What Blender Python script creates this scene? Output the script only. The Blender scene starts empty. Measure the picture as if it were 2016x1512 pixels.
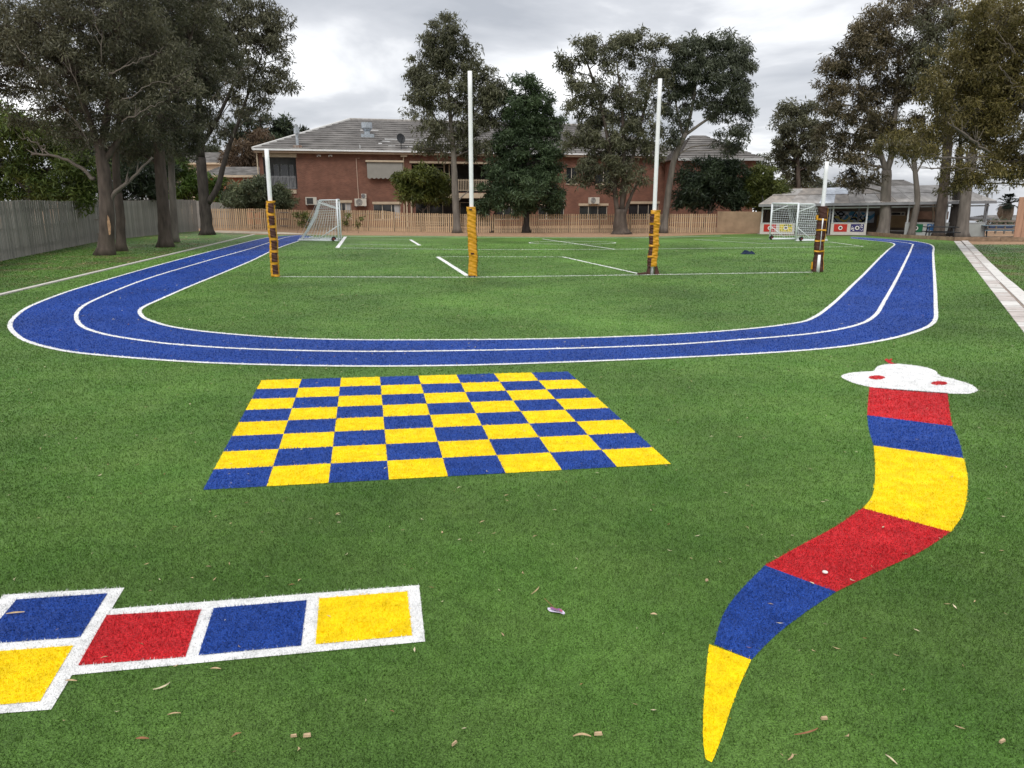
import bpy, math, random
import numpy as np
from mathutils import Vector, Matrix
random.seed(7); RNG = np.random.default_rng(7)
SC = bpy.context.scene
COL = SC.collection

# ------------------------------------------------------------------ camera, sky, sun
H = 2.6; PITCH = math.radians(13.7); FPX = 1500.0; K = H / 2.3
cam_d = bpy.data.cameras.new('camera'); cam = bpy.data.objects.new('camera', cam_d); COL.objects.link(cam)
cam.location = (0, 0, H); cam.rotation_euler = (math.pi/2 - PITCH, 0, 0)
cam_d.sensor_width = 36; cam_d.lens = 36*FPX/2016; cam_d.clip_start = .1; cam_d.clip_end = 3000
SC.camera = cam
SUN_EL, SUN_AZ = 52, 200
world = bpy.data.worlds.new('World'); SC.world = world; world.use_nodes = True
def build_world():
    nt = world.node_tree; n = nt.nodes; l = nt.links
    for x in list(n): n.remove(x)
    out = n.new('ShaderNodeOutputWorld'); bg = n.new('ShaderNodeBackground'); l.new(bg.outputs[0], out.inputs[0])
    bg.inputs['Strength'].default_value = .1
    sky = n.new('ShaderNodeTexSky'); sky.sky_type = 'NISHITA'; sky.sun_disc = False
    sky.sun_elevation = math.radians(SUN_EL); sky.sun_rotation = math.radians(SUN_AZ)
    tc = n.new('ShaderNodeTexCoord'); sep = n.new('ShaderNodeSeparateXYZ'); l.new(tc.outputs['Generated'], sep.inputs[0])
    mx = n.new('ShaderNodeMath'); mx.operation = 'MAXIMUM'; l.new(sep.outputs[2], mx.inputs[0]); mx.inputs[1].default_value = 0
    ad = n.new('ShaderNodeMath'); ad.operation = 'ADD'; l.new(mx.outputs[0], ad.inputs[0]); ad.inputs[1].default_value = .22
    dx = n.new('ShaderNodeMath'); dx.operation = 'DIVIDE'; l.new(sep.outputs[0], dx.inputs[0]); l.new(ad.outputs[0], dx.inputs[1])
    dy = n.new('ShaderNodeMath'); dy.operation = 'DIVIDE'; l.new(sep.outputs[1], dy.inputs[0]); l.new(ad.outputs[0], dy.inputs[1])
    cb = n.new('ShaderNodeCombineXYZ'); l.new(dx.outputs[0], cb.inputs[0]); l.new(dy.outputs[0], cb.inputs[1]); cb.inputs[2].default_value = 3.1
    n1 = n.new('ShaderNodeTexNoise'); n1.inputs['Scale'].default_value = 1.15; n1.inputs['Detail'].default_value = 6; n1.inputs['Roughness'].default_value = .52; n1.inputs['Distortion'].default_value = .4
    l.new(cb.outputs[0], n1.inputs['Vector'])
    rp = n.new('ShaderNodeValToRGB'); l.new(n1.outputs[0], rp.inputs[0])
    e = rp.color_ramp.elements
    e[0].position = .34; e[0].color = (4.0, 4.2, 4.6, 1)
    e[1].position = .62; e[1].color = (11.5, 11.5, 11.6, 1)
    x = e.new(.47); x.color = (5.7, 5.85, 6.2, 1)
    x = e.new(.545); x.color = (8.0, 8.1, 8.3, 1)
    mix = n.new('ShaderNodeMix'); mix.data_type = 'RGBA'; mix.inputs[0].default_value = .94
    l.new(sky.outputs[0], mix.inputs[6]); l.new(rp.outputs[0], mix.inputs[7]); l.new(mix.outputs[2], bg.inputs[0])
build_world()
sun_d = bpy.data.lights.new('sun', 'SUN'); sun_d.energy = 1.5; sun_d.angle = math.radians(25); sun_d.color = (1, .97, .92)
sun = bpy.data.objects.new('sun', sun_d); COL.objects.link(sun)
_a = math.radians(SUN_AZ); _e = math.radians(SUN_EL)
_dir = Vector((math.sin(_a)*math.cos(_e), math.cos(_a)*math.cos(_e), math.sin(_e)))
sun.rotation_euler = _dir.to_track_quat('Z', 'Y').to_euler(); sun.location = (0, -10, 30)
vs = SC.view_settings; vs.view_transform = 'Standard'; vs.look = 'None'; vs.exposure = 0.42; vs.gamma = 1; vs.use_curve_mapping = False

# ------------------------------------------------------------------ surveying helpers
cP, sP = math.cos(PITCH), math.sin(PITCH)
def ray(px, py):
    a = (px-1008)/FPX; b = -(py-756)/FPX
    return Vector((a, cP + b*sP, -sP + b*cP))
def G(px, py, z=0.0):
    d = ray(px, py); t = (H-z)/-d.z
    return Vector((d.x*t, d.y*t, z))
def W(px, py, Y):
    d = ray(px, py); t = Y*K/d.y
    return Vector((d.x*t, d.y*t, H + d.z*t))
def GL(pts): return [G(*p) for p in pts]
def catmull(P, n=8, closed=False):
    P = [np.array(p, float) for p in P]; out = []
    N = len(P)
    rng = range(N if closed else N-1)
    for i in rng:
        p1, p2 = P[i], P[(i+1) % N]
        p0 = P[i-1] if (closed or i > 0) else 2*p1-p2
        p3 = P[(i+2) % N] if (closed or i+2 < N) else 2*p2-p1
        for k in range(n):
            t = k/n
            out.append(.5*((2*p1)+(-p0+p2)*t+(2*p0-5*p1+4*p2-p3)*t*t+(-p0+3*p1-3*p2+p3)*t**3))
    if not closed: out.append(P[-1])
    return [tuple(o) for o in out]

# ------------------------------------------------------------------ materials
MATS = {}
def M(name, col, rough=.75, var=.18, scale=6, bump=0.0, bscale=60, metal=0, spec=.3, stretch=(1,1,1), detail=5, col2=None):
    if name in MATS: return MATS[name]
    m = bpy.data.materials.new(name); m.use_nodes = True; nt = m.node_tree; n = nt.nodes; l = nt.links
    b = n['Principled BSDF']; b.inputs['Roughness'].default_value = rough; b.inputs['Metallic'].default_value = metal
    b.inputs['Specular IOR Level'].default_value = spec
    tc = n.new('ShaderNodeTexCoord'); mp = n.new('ShaderNodeMapping'); mp.inputs['Scale'].default_value = stretch
    l.new(tc.outputs['Object'], mp.inputs[0])
    nz = n.new('ShaderNodeTexNoise'); nz.inputs['Scale'].default_value = scale; nz.inputs['Detail'].default_value = detail; l.new(mp.outputs[0], nz.inputs['Vector'])
    rp = n.new('ShaderNodeValToRGB'); l.new(nz.outputs[0], rp.inputs[0])
    c2 = col2 or tuple(min(1, c*(1+var)) for c in col)
    rp.color_ramp.elements[0].position = .3; rp.color_ramp.elements[1].position = .7
    rp.color_ramp.elements[0].color = tuple(c*(1-var) for c in col)+(1,); rp.color_ramp.elements[1].color = tuple(c2)+(1,)
    l.new(rp.outputs[0], b.inputs['Base Color'])
    if bump:
        bz = n.new('ShaderNodeTexNoise'); bz.inputs['Scale'].default_value = bscale; bz.inputs['Detail'].default_value = 4; l.new(mp.outputs[0], bz.inputs['Vector'])
        bp = n.new('ShaderNodeBump'); bp.inputs['Strength'].default_value = bump; bp.inputs['Distance'].default_value = .02
        l.new(bz.outputs[0], bp.inputs['Height']); l.new(bp.outputs[0], b.inputs['Normal'])
    MATS[name] = m; return m
def turf_mat(name, col, col2=None, use_tint=True, rough=.55, spec=.35, patch=.16, brown=None):
    if name in MATS: return MATS[name]
    m = bpy.data.materials.new(name); m.use_nodes = True; nt = m.node_tree; n = nt.nodes; l = nt.links
    b = n['Principled BSDF']; b.inputs['Roughness'].default_value = rough; b.inputs['Specular IOR Level'].default_value = spec
    tc = n.new('ShaderNodeTexCoord')
    def noise(s, d=3, st=None):
        z = n.new('ShaderNodeTexNoise'); z.inputs['Scale'].default_value = s; z.inputs['Detail'].default_value = d
        if st:
            mp = n.new('ShaderNodeMapping'); mp.inputs['Scale'].default_value = st; l.new(tc.outputs['Object'], mp.inputs[0]); l.new(mp.outputs[0], z.inputs['Vector'])
        else: l.new(tc.outputs['Object'], z.inputs['Vector'])
        return z
    def rng(src, a, c, lo=.3, hi=.7):
        r = n.new('ShaderNodeMapRange'); l.new(src, r.inputs[0]); r.inputs[1].default_value = lo; r.inputs[2].default_value = hi
        r.inputs[3].default_value = a; r.inputs[4].default_value = c; return r
    def mul(a, c):
        x = n.new('ShaderNodeMath'); x.operation = 'MULTIPLY'; l.new(a, x.inputs[0]); l.new(c, x.inputs[1]); return x.outputs[0]
    big = rng(noise(.35, 3).outputs[0], 1-patch, 1+patch).outputs[0]
    mid = rng(noise(7, 3).outputs[0], .86, 1.14).outputs[0]
    fine = rng(noise(95, 4, (1, 1, 1)).outputs[0], .55, 1.45, .33, .67).outputs[0]
    big = mul(big, rng(noise(.09, 2).outputs[0], .86, 1.14, .38, .62).outputs[0]) if col[1] > col[0] and col[1] > col[2] else big
    f = mul(mul(big, mid), fine)
    if use_tint:
        at = n.new('ShaderNodeAttribute'); at.attribute_name = 'tint'
        t = rng(at.outputs['Fac'], .42, 1.6, 0, 1).outputs[0]
        f = mul(f, t)
    mx = n.new('ShaderNodeMix'); mx.data_type = 'RGBA'; mx.inputs[6].default_value = tuple(col)+(1,); mx.inputs[7].default_value = tuple(col2 or col)+(1,)
    l.new(rng(noise(1.1, 4).outputs[0], 0, 1).outputs[0], mx.inputs[0])
    src = mx.outputs[2]
    if brown:
        mb_ = n.new('ShaderNodeMix'); mb_.data_type = 'RGBA'; l.new(src, mb_.inputs[6]); mb_.inputs[7].default_value = tuple(brown)+(1,)
        l.new(rng(noise(.5, 6).outputs[0], 0, 1, .48, .66).outputs[0], mb_.inputs[0]); src = mb_.outputs[2]
    vm = n.new('ShaderNodeVectorMath'); vm.operation = 'SCALE'; l.new(src, vm.inputs[0]); l.new(f, vm.inputs['Scale'])
    l.new(vm.outputs[0], b.inputs['Base Color'])
    bp = n.new('ShaderNodeBump'); bp.inputs['Strength'].default_value = .7; bp.inputs['Distance'].default_value = .02
    l.new(noise(110, 3).outputs[0], bp.inputs['Height']); l.new(bp.outputs[0], b.inputs['Normal'])
    MATS[name] = m; return m
def leaf_mat(name, c1, c2, trans=.25):
    if name in MATS: return MATS[name]
    m = bpy.data.materials.new(name); m.use_nodes = True; nt = m.node_tree; n = nt.nodes; l = nt.links
    b = n['Principled BSDF']; b.inputs['Roughness'].default_value = .5; b.inputs['Specular IOR Level'].default_value = .35
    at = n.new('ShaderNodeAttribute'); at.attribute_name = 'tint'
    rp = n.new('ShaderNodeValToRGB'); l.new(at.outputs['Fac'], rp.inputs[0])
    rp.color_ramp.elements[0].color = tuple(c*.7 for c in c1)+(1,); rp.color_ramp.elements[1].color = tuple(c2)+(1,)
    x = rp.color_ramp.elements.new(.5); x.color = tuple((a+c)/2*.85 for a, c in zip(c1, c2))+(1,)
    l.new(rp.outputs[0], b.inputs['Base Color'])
    tr = n.new('ShaderNodeBsdfTranslucent'); l.new(rp.outputs[0], tr.inputs[0])
    ms = n.new('ShaderNodeMixShader'); ms.inputs[0].default_value = trans
    l.new(b.outputs[0], ms.inputs[1]); l.new(tr.outputs[0], ms.inputs[2]); l.new(ms.outputs[0], n['Material Output'].inputs[0])
    MATS[name] = m; return m
def brick_mat(name, c1, c2, mortar):
    m = bpy.data.materials.new(name); m.use_nodes = True; nt = m.node_tree; n = nt.nodes; l = nt.links
    b = n['Principled BSDF']; b.inputs['Roughness'].default_value = .9
    tc = n.new('ShaderNodeTexCoord'); sp = n.new('ShaderNodeSeparateXYZ'); l.new(tc.outputs['Object'], sp.inputs[0])
    ad = n.new('ShaderNodeMath'); l.new(sp.outputs[0], ad.inputs[0]); l.new(sp.outputs[1], ad.inputs[1])
    cb = n.new('ShaderNodeCombineXYZ'); l.new(ad.outputs[0], cb.inputs[0]); l.new(sp.outputs[2], cb.inputs[1])
    br = n.new('ShaderNodeTexBrick'); l.new(cb.outputs[0], br.inputs[0]); br.inputs['Scale'].default_value = 1
    br.inputs['Brick Width'].default_value = .25; br.inputs['Row Height'].default_value = .086; br.inputs['Mortar Size'].default_value = .008
    br.inputs['Color1'].default_value = c1+(1,); br.inputs['Color2'].default_value = c2+(1,); br.inputs['Mortar'].default_value = mortar+(1,)
    nz = n.new('ShaderNodeTexNoise'); nz.inputs['Scale'].default_value = 1.3; nz.inputs['Detail'].default_value = 6; l.new(tc.outputs['Object'], nz.inputs['Vector'])
    mr = n.new('ShaderNodeMapRange'); l.new(nz.outputs[0], mr.inputs[0]); mr.inputs[1].default_value = .3; mr.inputs[2].default_value = .7; mr.inputs[3].default_value = .8; mr.inputs[4].default_value = 1.18
    vm = n.new('ShaderNodeVectorMath'); vm.operation = 'SCALE'; l.new(br.outputs[0], vm.inputs[0]); l.new(mr.outputs[0], vm.inputs['Scale'])
    l.new(vm.outputs[0], b.inputs['Base Color'])
    bp = n.new('ShaderNodeBump'); bp.inputs['Strength'].default_value = .5; bp.inputs['Distance'].default_value = .01; bp.invert = True
    l.new(br.outputs['Fac'], bp.inputs['Height']); l.new(bp.outputs[0], b.inputs['Normal'])
    MATS[name] = m; return m
BRICK = brick_mat('brick', (.22, .092, .060), (.165, .068, .045), (.18, .12, .09))
BRICKR = brick_mat('brick_orange', (.40, .15, .075), (.34, .12, .06), (.28, .18, .12))
WHITE = M('white_paint', (.78, .79, .8), .45, .05, 4)
CREAM = M('cream_paint', (.50, .41, .30), .7, .1, 3)
GALV = M('galvanised_metal', (.42, .46, .5), .4, .2, 5, metal=.5)
GLASS = M('window_glass', (.02, .023, .026), .08, .3, 1.5, spec=.6)
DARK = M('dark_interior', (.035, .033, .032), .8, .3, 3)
GREYP = M('grey_paint', (.21, .21, .22), .6, .15, 3)
LTGREY = M('light_grey_paint', (.45, .46, .46), .6, .1, 3)
WFRAME = M('window_frame_cream', (.55, .5, .42), .6, .1, 3)
BLACKM = M('black_metal', (.02, .022, .025), .5, .2, 3)
CONC = M('pale_concrete', (.52, .49, .45), .9, .16, 3, bump=.3, bscale=40)
TIMBER = M('grey_timber', (.20, .17, .145), .9, .3, 5, stretch=(1, 1, 8), bump=.3, bscale=30)
SLEEPER = M('timber_sleeper', (.24, .17, .115), .9, .3, 4, bump=.4, bscale=20)
BARK = M('grey_brown_bark', (.085, .066, .054), .9, .4, 3, bump=.9, bscale=9, stretch=(1.6, 1.6, .45))
BARKL = M('pale_gum_bark', (.15, .13, .112), .85, .35, 2.5, bump=.7, bscale=8, stretch=(1.6, 1.6, .4))
BARKD = M('dark_rough_bark', (.05, .042, .037), .95, .4, 4, bump=1.0, bscale=9, stretch=(1.6, 1.6, .4))
DIRT = M('tan_bark_mulch', (.34, .215, .13), .95, .3, 5, bump=.6, bscale=25, detail=8)
TURF = turf_mat('green_artificial_turf', (.082, .180, .030), (.112, .205, .042), use_tint=False, patch=.24, spec=.2)
BLADE = turf_mat('green_turf_blades', (.072, .160, .024), (.100, .190, .036), use_tint=True, patch=.24, spec=.15)
VERGE = turf_mat('worn_verge_turf', (.060, .15, .018), (.09, .18, .025), use_tint=False, brown=(.115, .12, .04))
T_BLUE = turf_mat('blue_turf', (.012, .052, .27), (.016, .062, .31), spec=.2)
T_YEL = turf_mat('yellow_turf', (.93, .66, .0), (.96, .71, .003), patch=.04, spec=.2)
T_RED = turf_mat('red_turf', (.50, .013, .018), (.58, .020, .026), spec=.2)
T_WHITE = turf_mat('white_turf', (.82, .82, .81), (.86, .86, .86), patch=.04)
for nm, v in (('yellow_turf', .25), ('white_turf', .2)):        # paler yarns hide their own shading
    for nd in MATS[nm].node_tree.nodes:
        if nd.type == 'MAP_RANGE' and min(abs(nd.inputs[3].default_value-.55), abs(nd.inputs[3].default_value-.42)) < .01: nd.inputs[3].default_value = .95; nd.inputs[4].default_value = 1.05
YPAD = M('gold_vinyl', (.56, .27, .012), .45, .22, 9, bump=.5, bscale=14, spec=.4)
BPAD = M('brown_vinyl', (.065, .027, .020), .6, .2, 6, bump=.1, bscale=12, spec=.25)

# ------------------------------------------------------------------ mesh helpers
def link(name, me, mat=None, parent=None, label=None, cat=None, kind=None, group=None, loc=None):
    o = bpy.data.objects.new(name, me); COL.objects.link(o)
    if mat is not None and me is not None and not me.materials: me.materials.append(mat)
    if parent: o.parent = parent
    if loc is not None: o.location = loc
    if label: o['label'] = label
    if cat: o['category'] = cat
    if kind: o['kind'] = kind
    if group: o['group'] = group
    return o
def empty(name, loc=(0, 0, 0), rz=0, **kw):
    o = link(name, None, loc=loc, **kw); o.rotation_euler = (0, 0, rz); o.empty_display_size = .2; return o
class MB:
    def __init__(s): s.v = []; s.f = []
    def add(s, vs_, fs):
        k = len(s.v); s.v += [tuple(v) for v in vs_]; s.f += [tuple(i+k for i in f) for f in fs]; return s
    def box(s, x0, x1, y0, y1, z0, z1):
        return s.add([(x0,y0,z0),(x1,y0,z0),(x1,y1,z0),(x0,y1,z0),(x0,y0,z1),(x1,y0,z1),(x1,y1,z1),(x0,y1,z1)],
                     [(0,3,2,1),(4,5,6,7),(0,1,5,4),(1,2,6,5),(2,3,7,6),(3,0,4,7)])
    def quad(s, a, b, c, d): return s.add([a, b, c, d], [(0,1,2,3)])
    def bar(s, a, b, w, t=None):
        t = t or w; a = Vector(a); b = Vector(b); d = (b-a).normalized()
        up = Vector((0,0,1)) if abs(d.z) < .9 else Vector((0,1,0))
        x = d.cross(up).normalized(); y = x.cross(d)
        vs_ = [p + x*sx*w/2 + y*sy*t/2 for p in (a, b) for sx, sy in ((-1,-1),(1,-1),(1,1),(-1,1))]
        return s.add(vs_, [(0,1,2,3),(4,7,6,5),(0,4,5,1),(1,5,6,2),(2,6,7,3),(3,7,4,0)])
    def tube(s, pts, radii, sides=8, cap=True, wob=0):
        pts = [Vector(p) for p in pts]; n = len(pts); vs_ = []
        if not hasattr(radii, '__len__'): radii = [radii]*n
        x = None
        for i, p in enumerate(pts):
            d = (pts[min(i+1, n-1)]-pts[max(i-1, 0)])
            d = d.normalized() if d.length > 1e-9 else Vector((0,0,1))
            if x is None: x = d.cross(Vector((0, 1, 0)) if abs(d.y) < .9 else Vector((1, 0, 0))).normalized()
            x = (x - d*x.dot(d)).normalized(); y = d.cross(x)
            for k in range(sides):
                a = 2*math.pi*k/sides; r = radii[i]*(1+(random.uniform(-wob, wob) if wob else 0))
                vs_.append(p + x*math.cos(a)*r + y*math.sin(a)*r)
        fs = [(i*sides+k, i*sides+(k+1) % sides, (i+1)*sides+(k+1) % sides, (i+1)*sides+k) for i in range(n-1) for k in range(sides)]
        if cap: fs += [tuple(range(sides))[::-1], tuple((n-1)*sides+k for k in range(sides))]
        return s.add(vs_, fs)
    def mesh(s, name, smooth=False):
        me = bpy.data.meshes.new(name); me.from_pydata([tuple(v) for v in s.v], [], s.f); me.update()
        if smooth: me.polygons.foreach_set('use_smooth', [True]*len(me.polygons))
        return me
    def build(s, name, mat, parent=None, smooth=False, **kw): return link(name, s.mesh(name, smooth), mat, parent, **kw)
def np_mesh(name, V, F, tint=None, smooth=False):
    """V Nx3 array, F list of (array MxK) index blocks"""
    me = bpy.data.meshes.new(name); me.vertices.add(len(V)); me.vertices.foreach_set('co', np.asarray(V, np.float32).ravel())
    nl = sum(f.size for f in F); me.loops.add(nl); me.loops.foreach_set('vertex_index', np.concatenate([f.ravel() for f in F]).astype(np.int32))
    starts = []; tot = []; off = 0
    for f in F:
        m_, k = f.shape; starts.append(off+np.arange(m_)*k); tot.append(np.full(m_, k)); off += m_*k
    me.polygons.add(sum(f.shape[0] for f in F))
    me.polygons.foreach_set('loop_start', np.concatenate(starts).astype(np.int32))
    try: me.polygons.foreach_set('loop_total', np.concatenate(tot).astype(np.int32))
    except Exception: pass
    if tint is not None:
        a = me.attributes.new('tint', 'FLOAT', 'POINT'); a.data.foreach_set('value', np.asarray(tint, np.float32))
    me.update(calc_edges=True)
    return me

# ------------------------------------------------------------------ turf pile: blades sorted into the colours they grow in
def sample_blades():
    out = []
    edges = np.concatenate([np.arange(2.2, 8, .4), np.arange(8, 51, 1.0)])
    for a, b in zip(edges[:-1], edges[1:]):
        d = (a+b)/2
        rho = 10500*min(1, (5.0/d))**2.2
        if d > 36: rho *= max(0, (50-d)/14)
        xw = .70*b+1.3
        n_ = int(rho*(b-a)*2*xw)
        out.append(np.stack([RNG.uniform(-xw, xw, n_), RNG.uniform(a, b, n_)], 1))
    return np.concatenate(out)
BP = sample_blades(); FREE = np.ones(len(BP), bool)
def inside(poly, pts):
    poly = np.asarray([(p[0], p[1]) for p in poly]); x, y = pts[:, 0], pts[:, 1]; c = np.zeros(len(pts), bool)
    xj, yj = poly[-1]
    for xi, yi in poly:
        if yi != yj:
            t = ((yi > y) != (yj > y)) & (x < (xj-xi)*(y-yi)/(yj-yi)+xi); c ^= t
        xj, yj = xi, yi
    return c
def take(poly):
    P = np.asarray([(p[0], p[1]) for p in poly]); mn, mx_ = P.min(0), P.max(0)
    idx = np.nonzero(FREE & (BP[:, 0] >= mn[0]) & (BP[:, 0] <= mx_[0]) & (BP[:, 1] >= mn[1]) & (BP[:, 1] <= mx_[1]))[0]
    if len(idx) == 0: return np.zeros((0, 2))
    jd = np.minimum(.012, .0016*np.hypot(BP[idx, 0], BP[idx, 1]))[:, None]*.55; idx = idx[inside(poly, BP[idx]+RNG.normal(0, 1, (len(idx), 2))*jd)]; FREE[idx] = False
    return BP[idx]
def blades(pts, z0, hgt=.016, light=0):
    n_ = len(pts); d = np.hypot(pts[:, 0], pts[:, 1]); s = np.maximum(1, d/5)**.92
    ang = RNG.uniform(0, 2*np.pi, n_); w = .0021*s*RNG.uniform(.7, 1.3, n_)
    lean = RNG.uniform(.2, 1.25, n_); la = RNG.uniform(0, 2*np.pi, n_); L = hgt*RNG.uniform(.7, 1.4, n_)*s**.25
    b = np.column_stack([pts, np.full(n_, z0)])
    sd = np.column_stack([np.cos(ang)*w, np.sin(ang)*w, np.zeros(n_)])
    tip = b + np.column_stack([np.cos(la)*np.sin(lean)*L, np.sin(la)*np.sin(lean)*L, np.cos(lean)*L])
    V = np.stack([b-sd, b+sd, tip+sd*.25], 1).reshape(-1, 3)
    F = np.arange(n_*3).reshape(-1, 3)
    t0 = np.clip(RNG.normal(.5, .24, n_), 0, 1)
    t = np.stack([t0*.7, t0*.7, np.clip(t0*1.15, 0, 1)], 1).ravel()
    return V, F, t
def patch(name, faces_pts, outline, z, mat, parent=None, hgt=.016, **kw):
    """a flat sheet of coloured turf (faces_pts: list of vertex loops) with its own pile"""
    V = []; Fb = {}
    for loop in faces_pts:
        k = len(V); V += [(p[0], p[1], z) for p in loop]; Fb.setdefault(len(loop), []).append([k+i for i in range(len(loop))])
    F = [np.array(v) for v in Fb.values()]; T = [np.full(len(V), .5)]; V = np.array(V)
    pts = take(outline)
    if len(pts):
        bv, bf, bt = blades(pts, z, hgt); F.append(bf+len(V)); V = np.concatenate([V, bv]); T.append(bt)
    return link(name, np_mesh(name, V, F, np.concatenate(T)), mat, parent, **kw)
def resample(P, n_):
    P = np.array([(p[0], p[1]) for p in P]); s = np.concatenate([[0], np.cumsum(np.hypot(*np.diff(P, axis=0).T))])
    t = np.linspace(0, s[-1], n_); return np.column_stack([np.interp(t, s, P[:, 0]), np.interp(t, s, P[:, 1])])
def strip_patch(name, A, B, z, mat, parent=None, n_=24, **kw):
    a, b = resample(A, n_), resample(B, n_)
    loops = [[a[i], a[i+1], b[i+1], b[i]] for i in range(n_-1)]
    loops = [l_[::-1] if (l_[1][0]-l_[0][0])*(l_[2][1]-l_[0][1])-(l_[1][1]-l_[0][1])*(l_[2][0]-l_[0][0]) < 0 else l_ for l_ in loops]
    return patch(name, loops, list(a)+list(b[::-1]), z, mat, parent, **kw)
def offset_line(P, w):
    P = np.array([(p[0], p[1]) for p in P]); d = np.gradient(P, axis=0); d /= np.hypot(*d.T)[:, None]+1e-9
    nn = np.column_stack([-d[:, 1], d[:, 0]]); return P+nn*w/2, P-nn*w/2
def line_patch(name, P, w, z, mat, parent=None, n_=None, **kw):
    a, b = offset_line(P, w)
    loops = [[a[i], a[i+1], b[i+1], b[i]][::-1] for i in range(len(a)-1)]
    return patch(name, loops, list(a)+list(b[::-1]), z, mat, parent, **kw)
def seg(p, q, n_=2): return [Vector(p).lerp(Vector(q), i/(n_-1)) for i in range(n_)]

# ------------------------------------------------------------------ ground
g = MB(); g.quad((-400, -60, -.03), (400, -60, -.03), (400, 66, -.03), (-400, 66, -.03)); g.quad((-400, 66, -.03), (28, 66, -.03), (28, 900, -.03), (-400, 900, -.03)); g.quad((28, 66, -.03), (400, 66, -.03), (400, 260, -45), (28, 260, -45)); g.quad((28, 260, -45), (400, 260, -45), (400, 900, -90), (28, 900, -90)); g.build('ground', DIRT, kind='structure')
kerbA, kerbB = G(0, 583), G(503, 462); kd = (kerbB-kerbA)/(kerbB.y-kerbA.y)
kerb0 = kerbA - kd*(kerbA.y+8)
pathA, pathB = G(2016, 655.7), G(1877.5, 474.5); pd = (pathB-pathA)/(pathB.y-pathA.y)
path0 = pathA - pd*(pathA.y+4)
far_edge = GL([(620, 463), (850, 464.5), (1000, 466), (1150, 467), (1300, 465.5), (1406, 462), (1495, 460), (1536, 463.5), (1640, 464), (1706, 464), (1775, 468.5), (1850, 472)])
lawn = [kerb0, (kerb0.x, -8, 0), (path0.x, -8, 0), path0, pathB] + far_edge[::-1] + [kerbB]
g = MB(); g.add([(p[0], p[1], 0) for p in lawn], [tuple(range(len(lawn)))]); g.build('turf_field', TURF, kind='structure')
# left verge up to the grey fence, and right lawn
vl = GL([(-300, 640), (0, 514), (195, 475), (300, 463), (390, 454.5), (420, 455), (500, 461)])
vv = [kerb0+Vector((-.02, 0, 0)), kerbB+Vector((-.02, 0, 0))] + vl[::-1][1:] + [Vector((-26, -8, 0))]
g = MB(); g.add([(p[0], p[1], -.008) for p in vv], [tuple(range(len(vv)))]); g.build('grass_verge', VERGE, kind='structure')
rl = [G(2016, 576.4), G(1979, 546), G(1946, 515), G(1912, 481)]
rr = [p+Vector((.03, 0, 0)) for p in rl]; rd = (rr[0]-rr[1]); rr = [rr[0]+rd*4] + rr
g = MB(); rv = rr + [Vector((60, rr[-1].y, 0)), Vector((60, rr[0].y, 0))]
g.add([(p.x, p.y, -.008) for p in rv], [tuple(range(len(rv)))]); g.build('side_lawn', VERGE, kind='structure')

# ------------------------------------------------------------------ markings in coloured turf
# checkerboard
cb_ = empty('checkerboard', G(860, 840), label='large yellow and blue checkerboard of turf squares on the green field', cat='game board')
bl, br, tl, tr = G(400, 965), G(1321, 914), G(515, 749), G(1118, 732)
def bil(u, v): return (bl*(1-u)+br*u)*(1-v)+(tl*(1-u)+tr*u)*v
for i in range(8):
    for j in range(8):
        q = [bil(i/8, j/8), bil((i+1)/8, j/8), bil((i+1)/8, (j+1)/8), bil(i/8, (j+1)/8)]
        q = [p-cb_.location for p in q]
        blue = (i+j) % 2 == 0
        world_q = [p+cb_.location for p in q]
        o = patch('square', [[(p.x, p.y) for p in world_q]], world_q, .004, T_BLUE if blue else T_YEL, cb_)
        o.matrix_parent_inverse = Matrix.Translation(-cb_.location)
# hopscotch
hs = empty('hopscotch_grid', G(500, 1250), label='white edged hopscotch with red blue and yellow boxes in the left foreground', cat='hopscotch')
inv = Matrix.Translation(-hs.location)
TL, TR, BR = G(8, 1172), G(245, 1158), G(101, 1398); BL = TL+(BR-TR)
J1, J2, E1, E2 = G(219, 1200), G(142, 1330), G(825, 1153), G(837, 1264)
panels = [('blue', [G(33, 1182), G(212, 1170), G(158, 1256)]), ('yellow', None), ('red', [(210,1213),(396,1202),(365,1295.5),(154,1312)]),
          ('blue', [(421,1199),(604,1183.5),(593,1273),(391,1292)]), ('yellow', [(628.6,1180),(802,1166),(811.6,1252.7),(621.4,1270.5)])]
b0 = panels[0][1]; yq = [G(145, 1273)+(b0[0]-b0[1]), G(145, 1273), G(79, 1383), G(79, 1383)+(b0[0]-b0[1])]
quads = [('blue', [b0[0], b0[1], b0[2], b0[0]+(b0[2]-b0[1])]), ('yellow', yq)] + [(c, GL(p)) for c, p in panels[2:]]
for c, q in quads:
    o = patch(c+'_box', [[(p.x, p.y) for p in q[::-1]]], q, .008, {'blue': T_BLUE, 'yellow': T_YEL, 'red': T_RED}[c], hs); o.matrix_parent_inverse = inv
outer = [TL, TR, J1, E1, E2, J2, BR, BL]
o = patch('white_border', [[(p.x, p.y) for p in [TL, TR, BR, BL][::-1]], [(p.x, p.y) for p in [J1, E1, E2, J2][::-1]]], outer, .004, T_WHITE, hs); o.matrix_parent_inverse = inv
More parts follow.
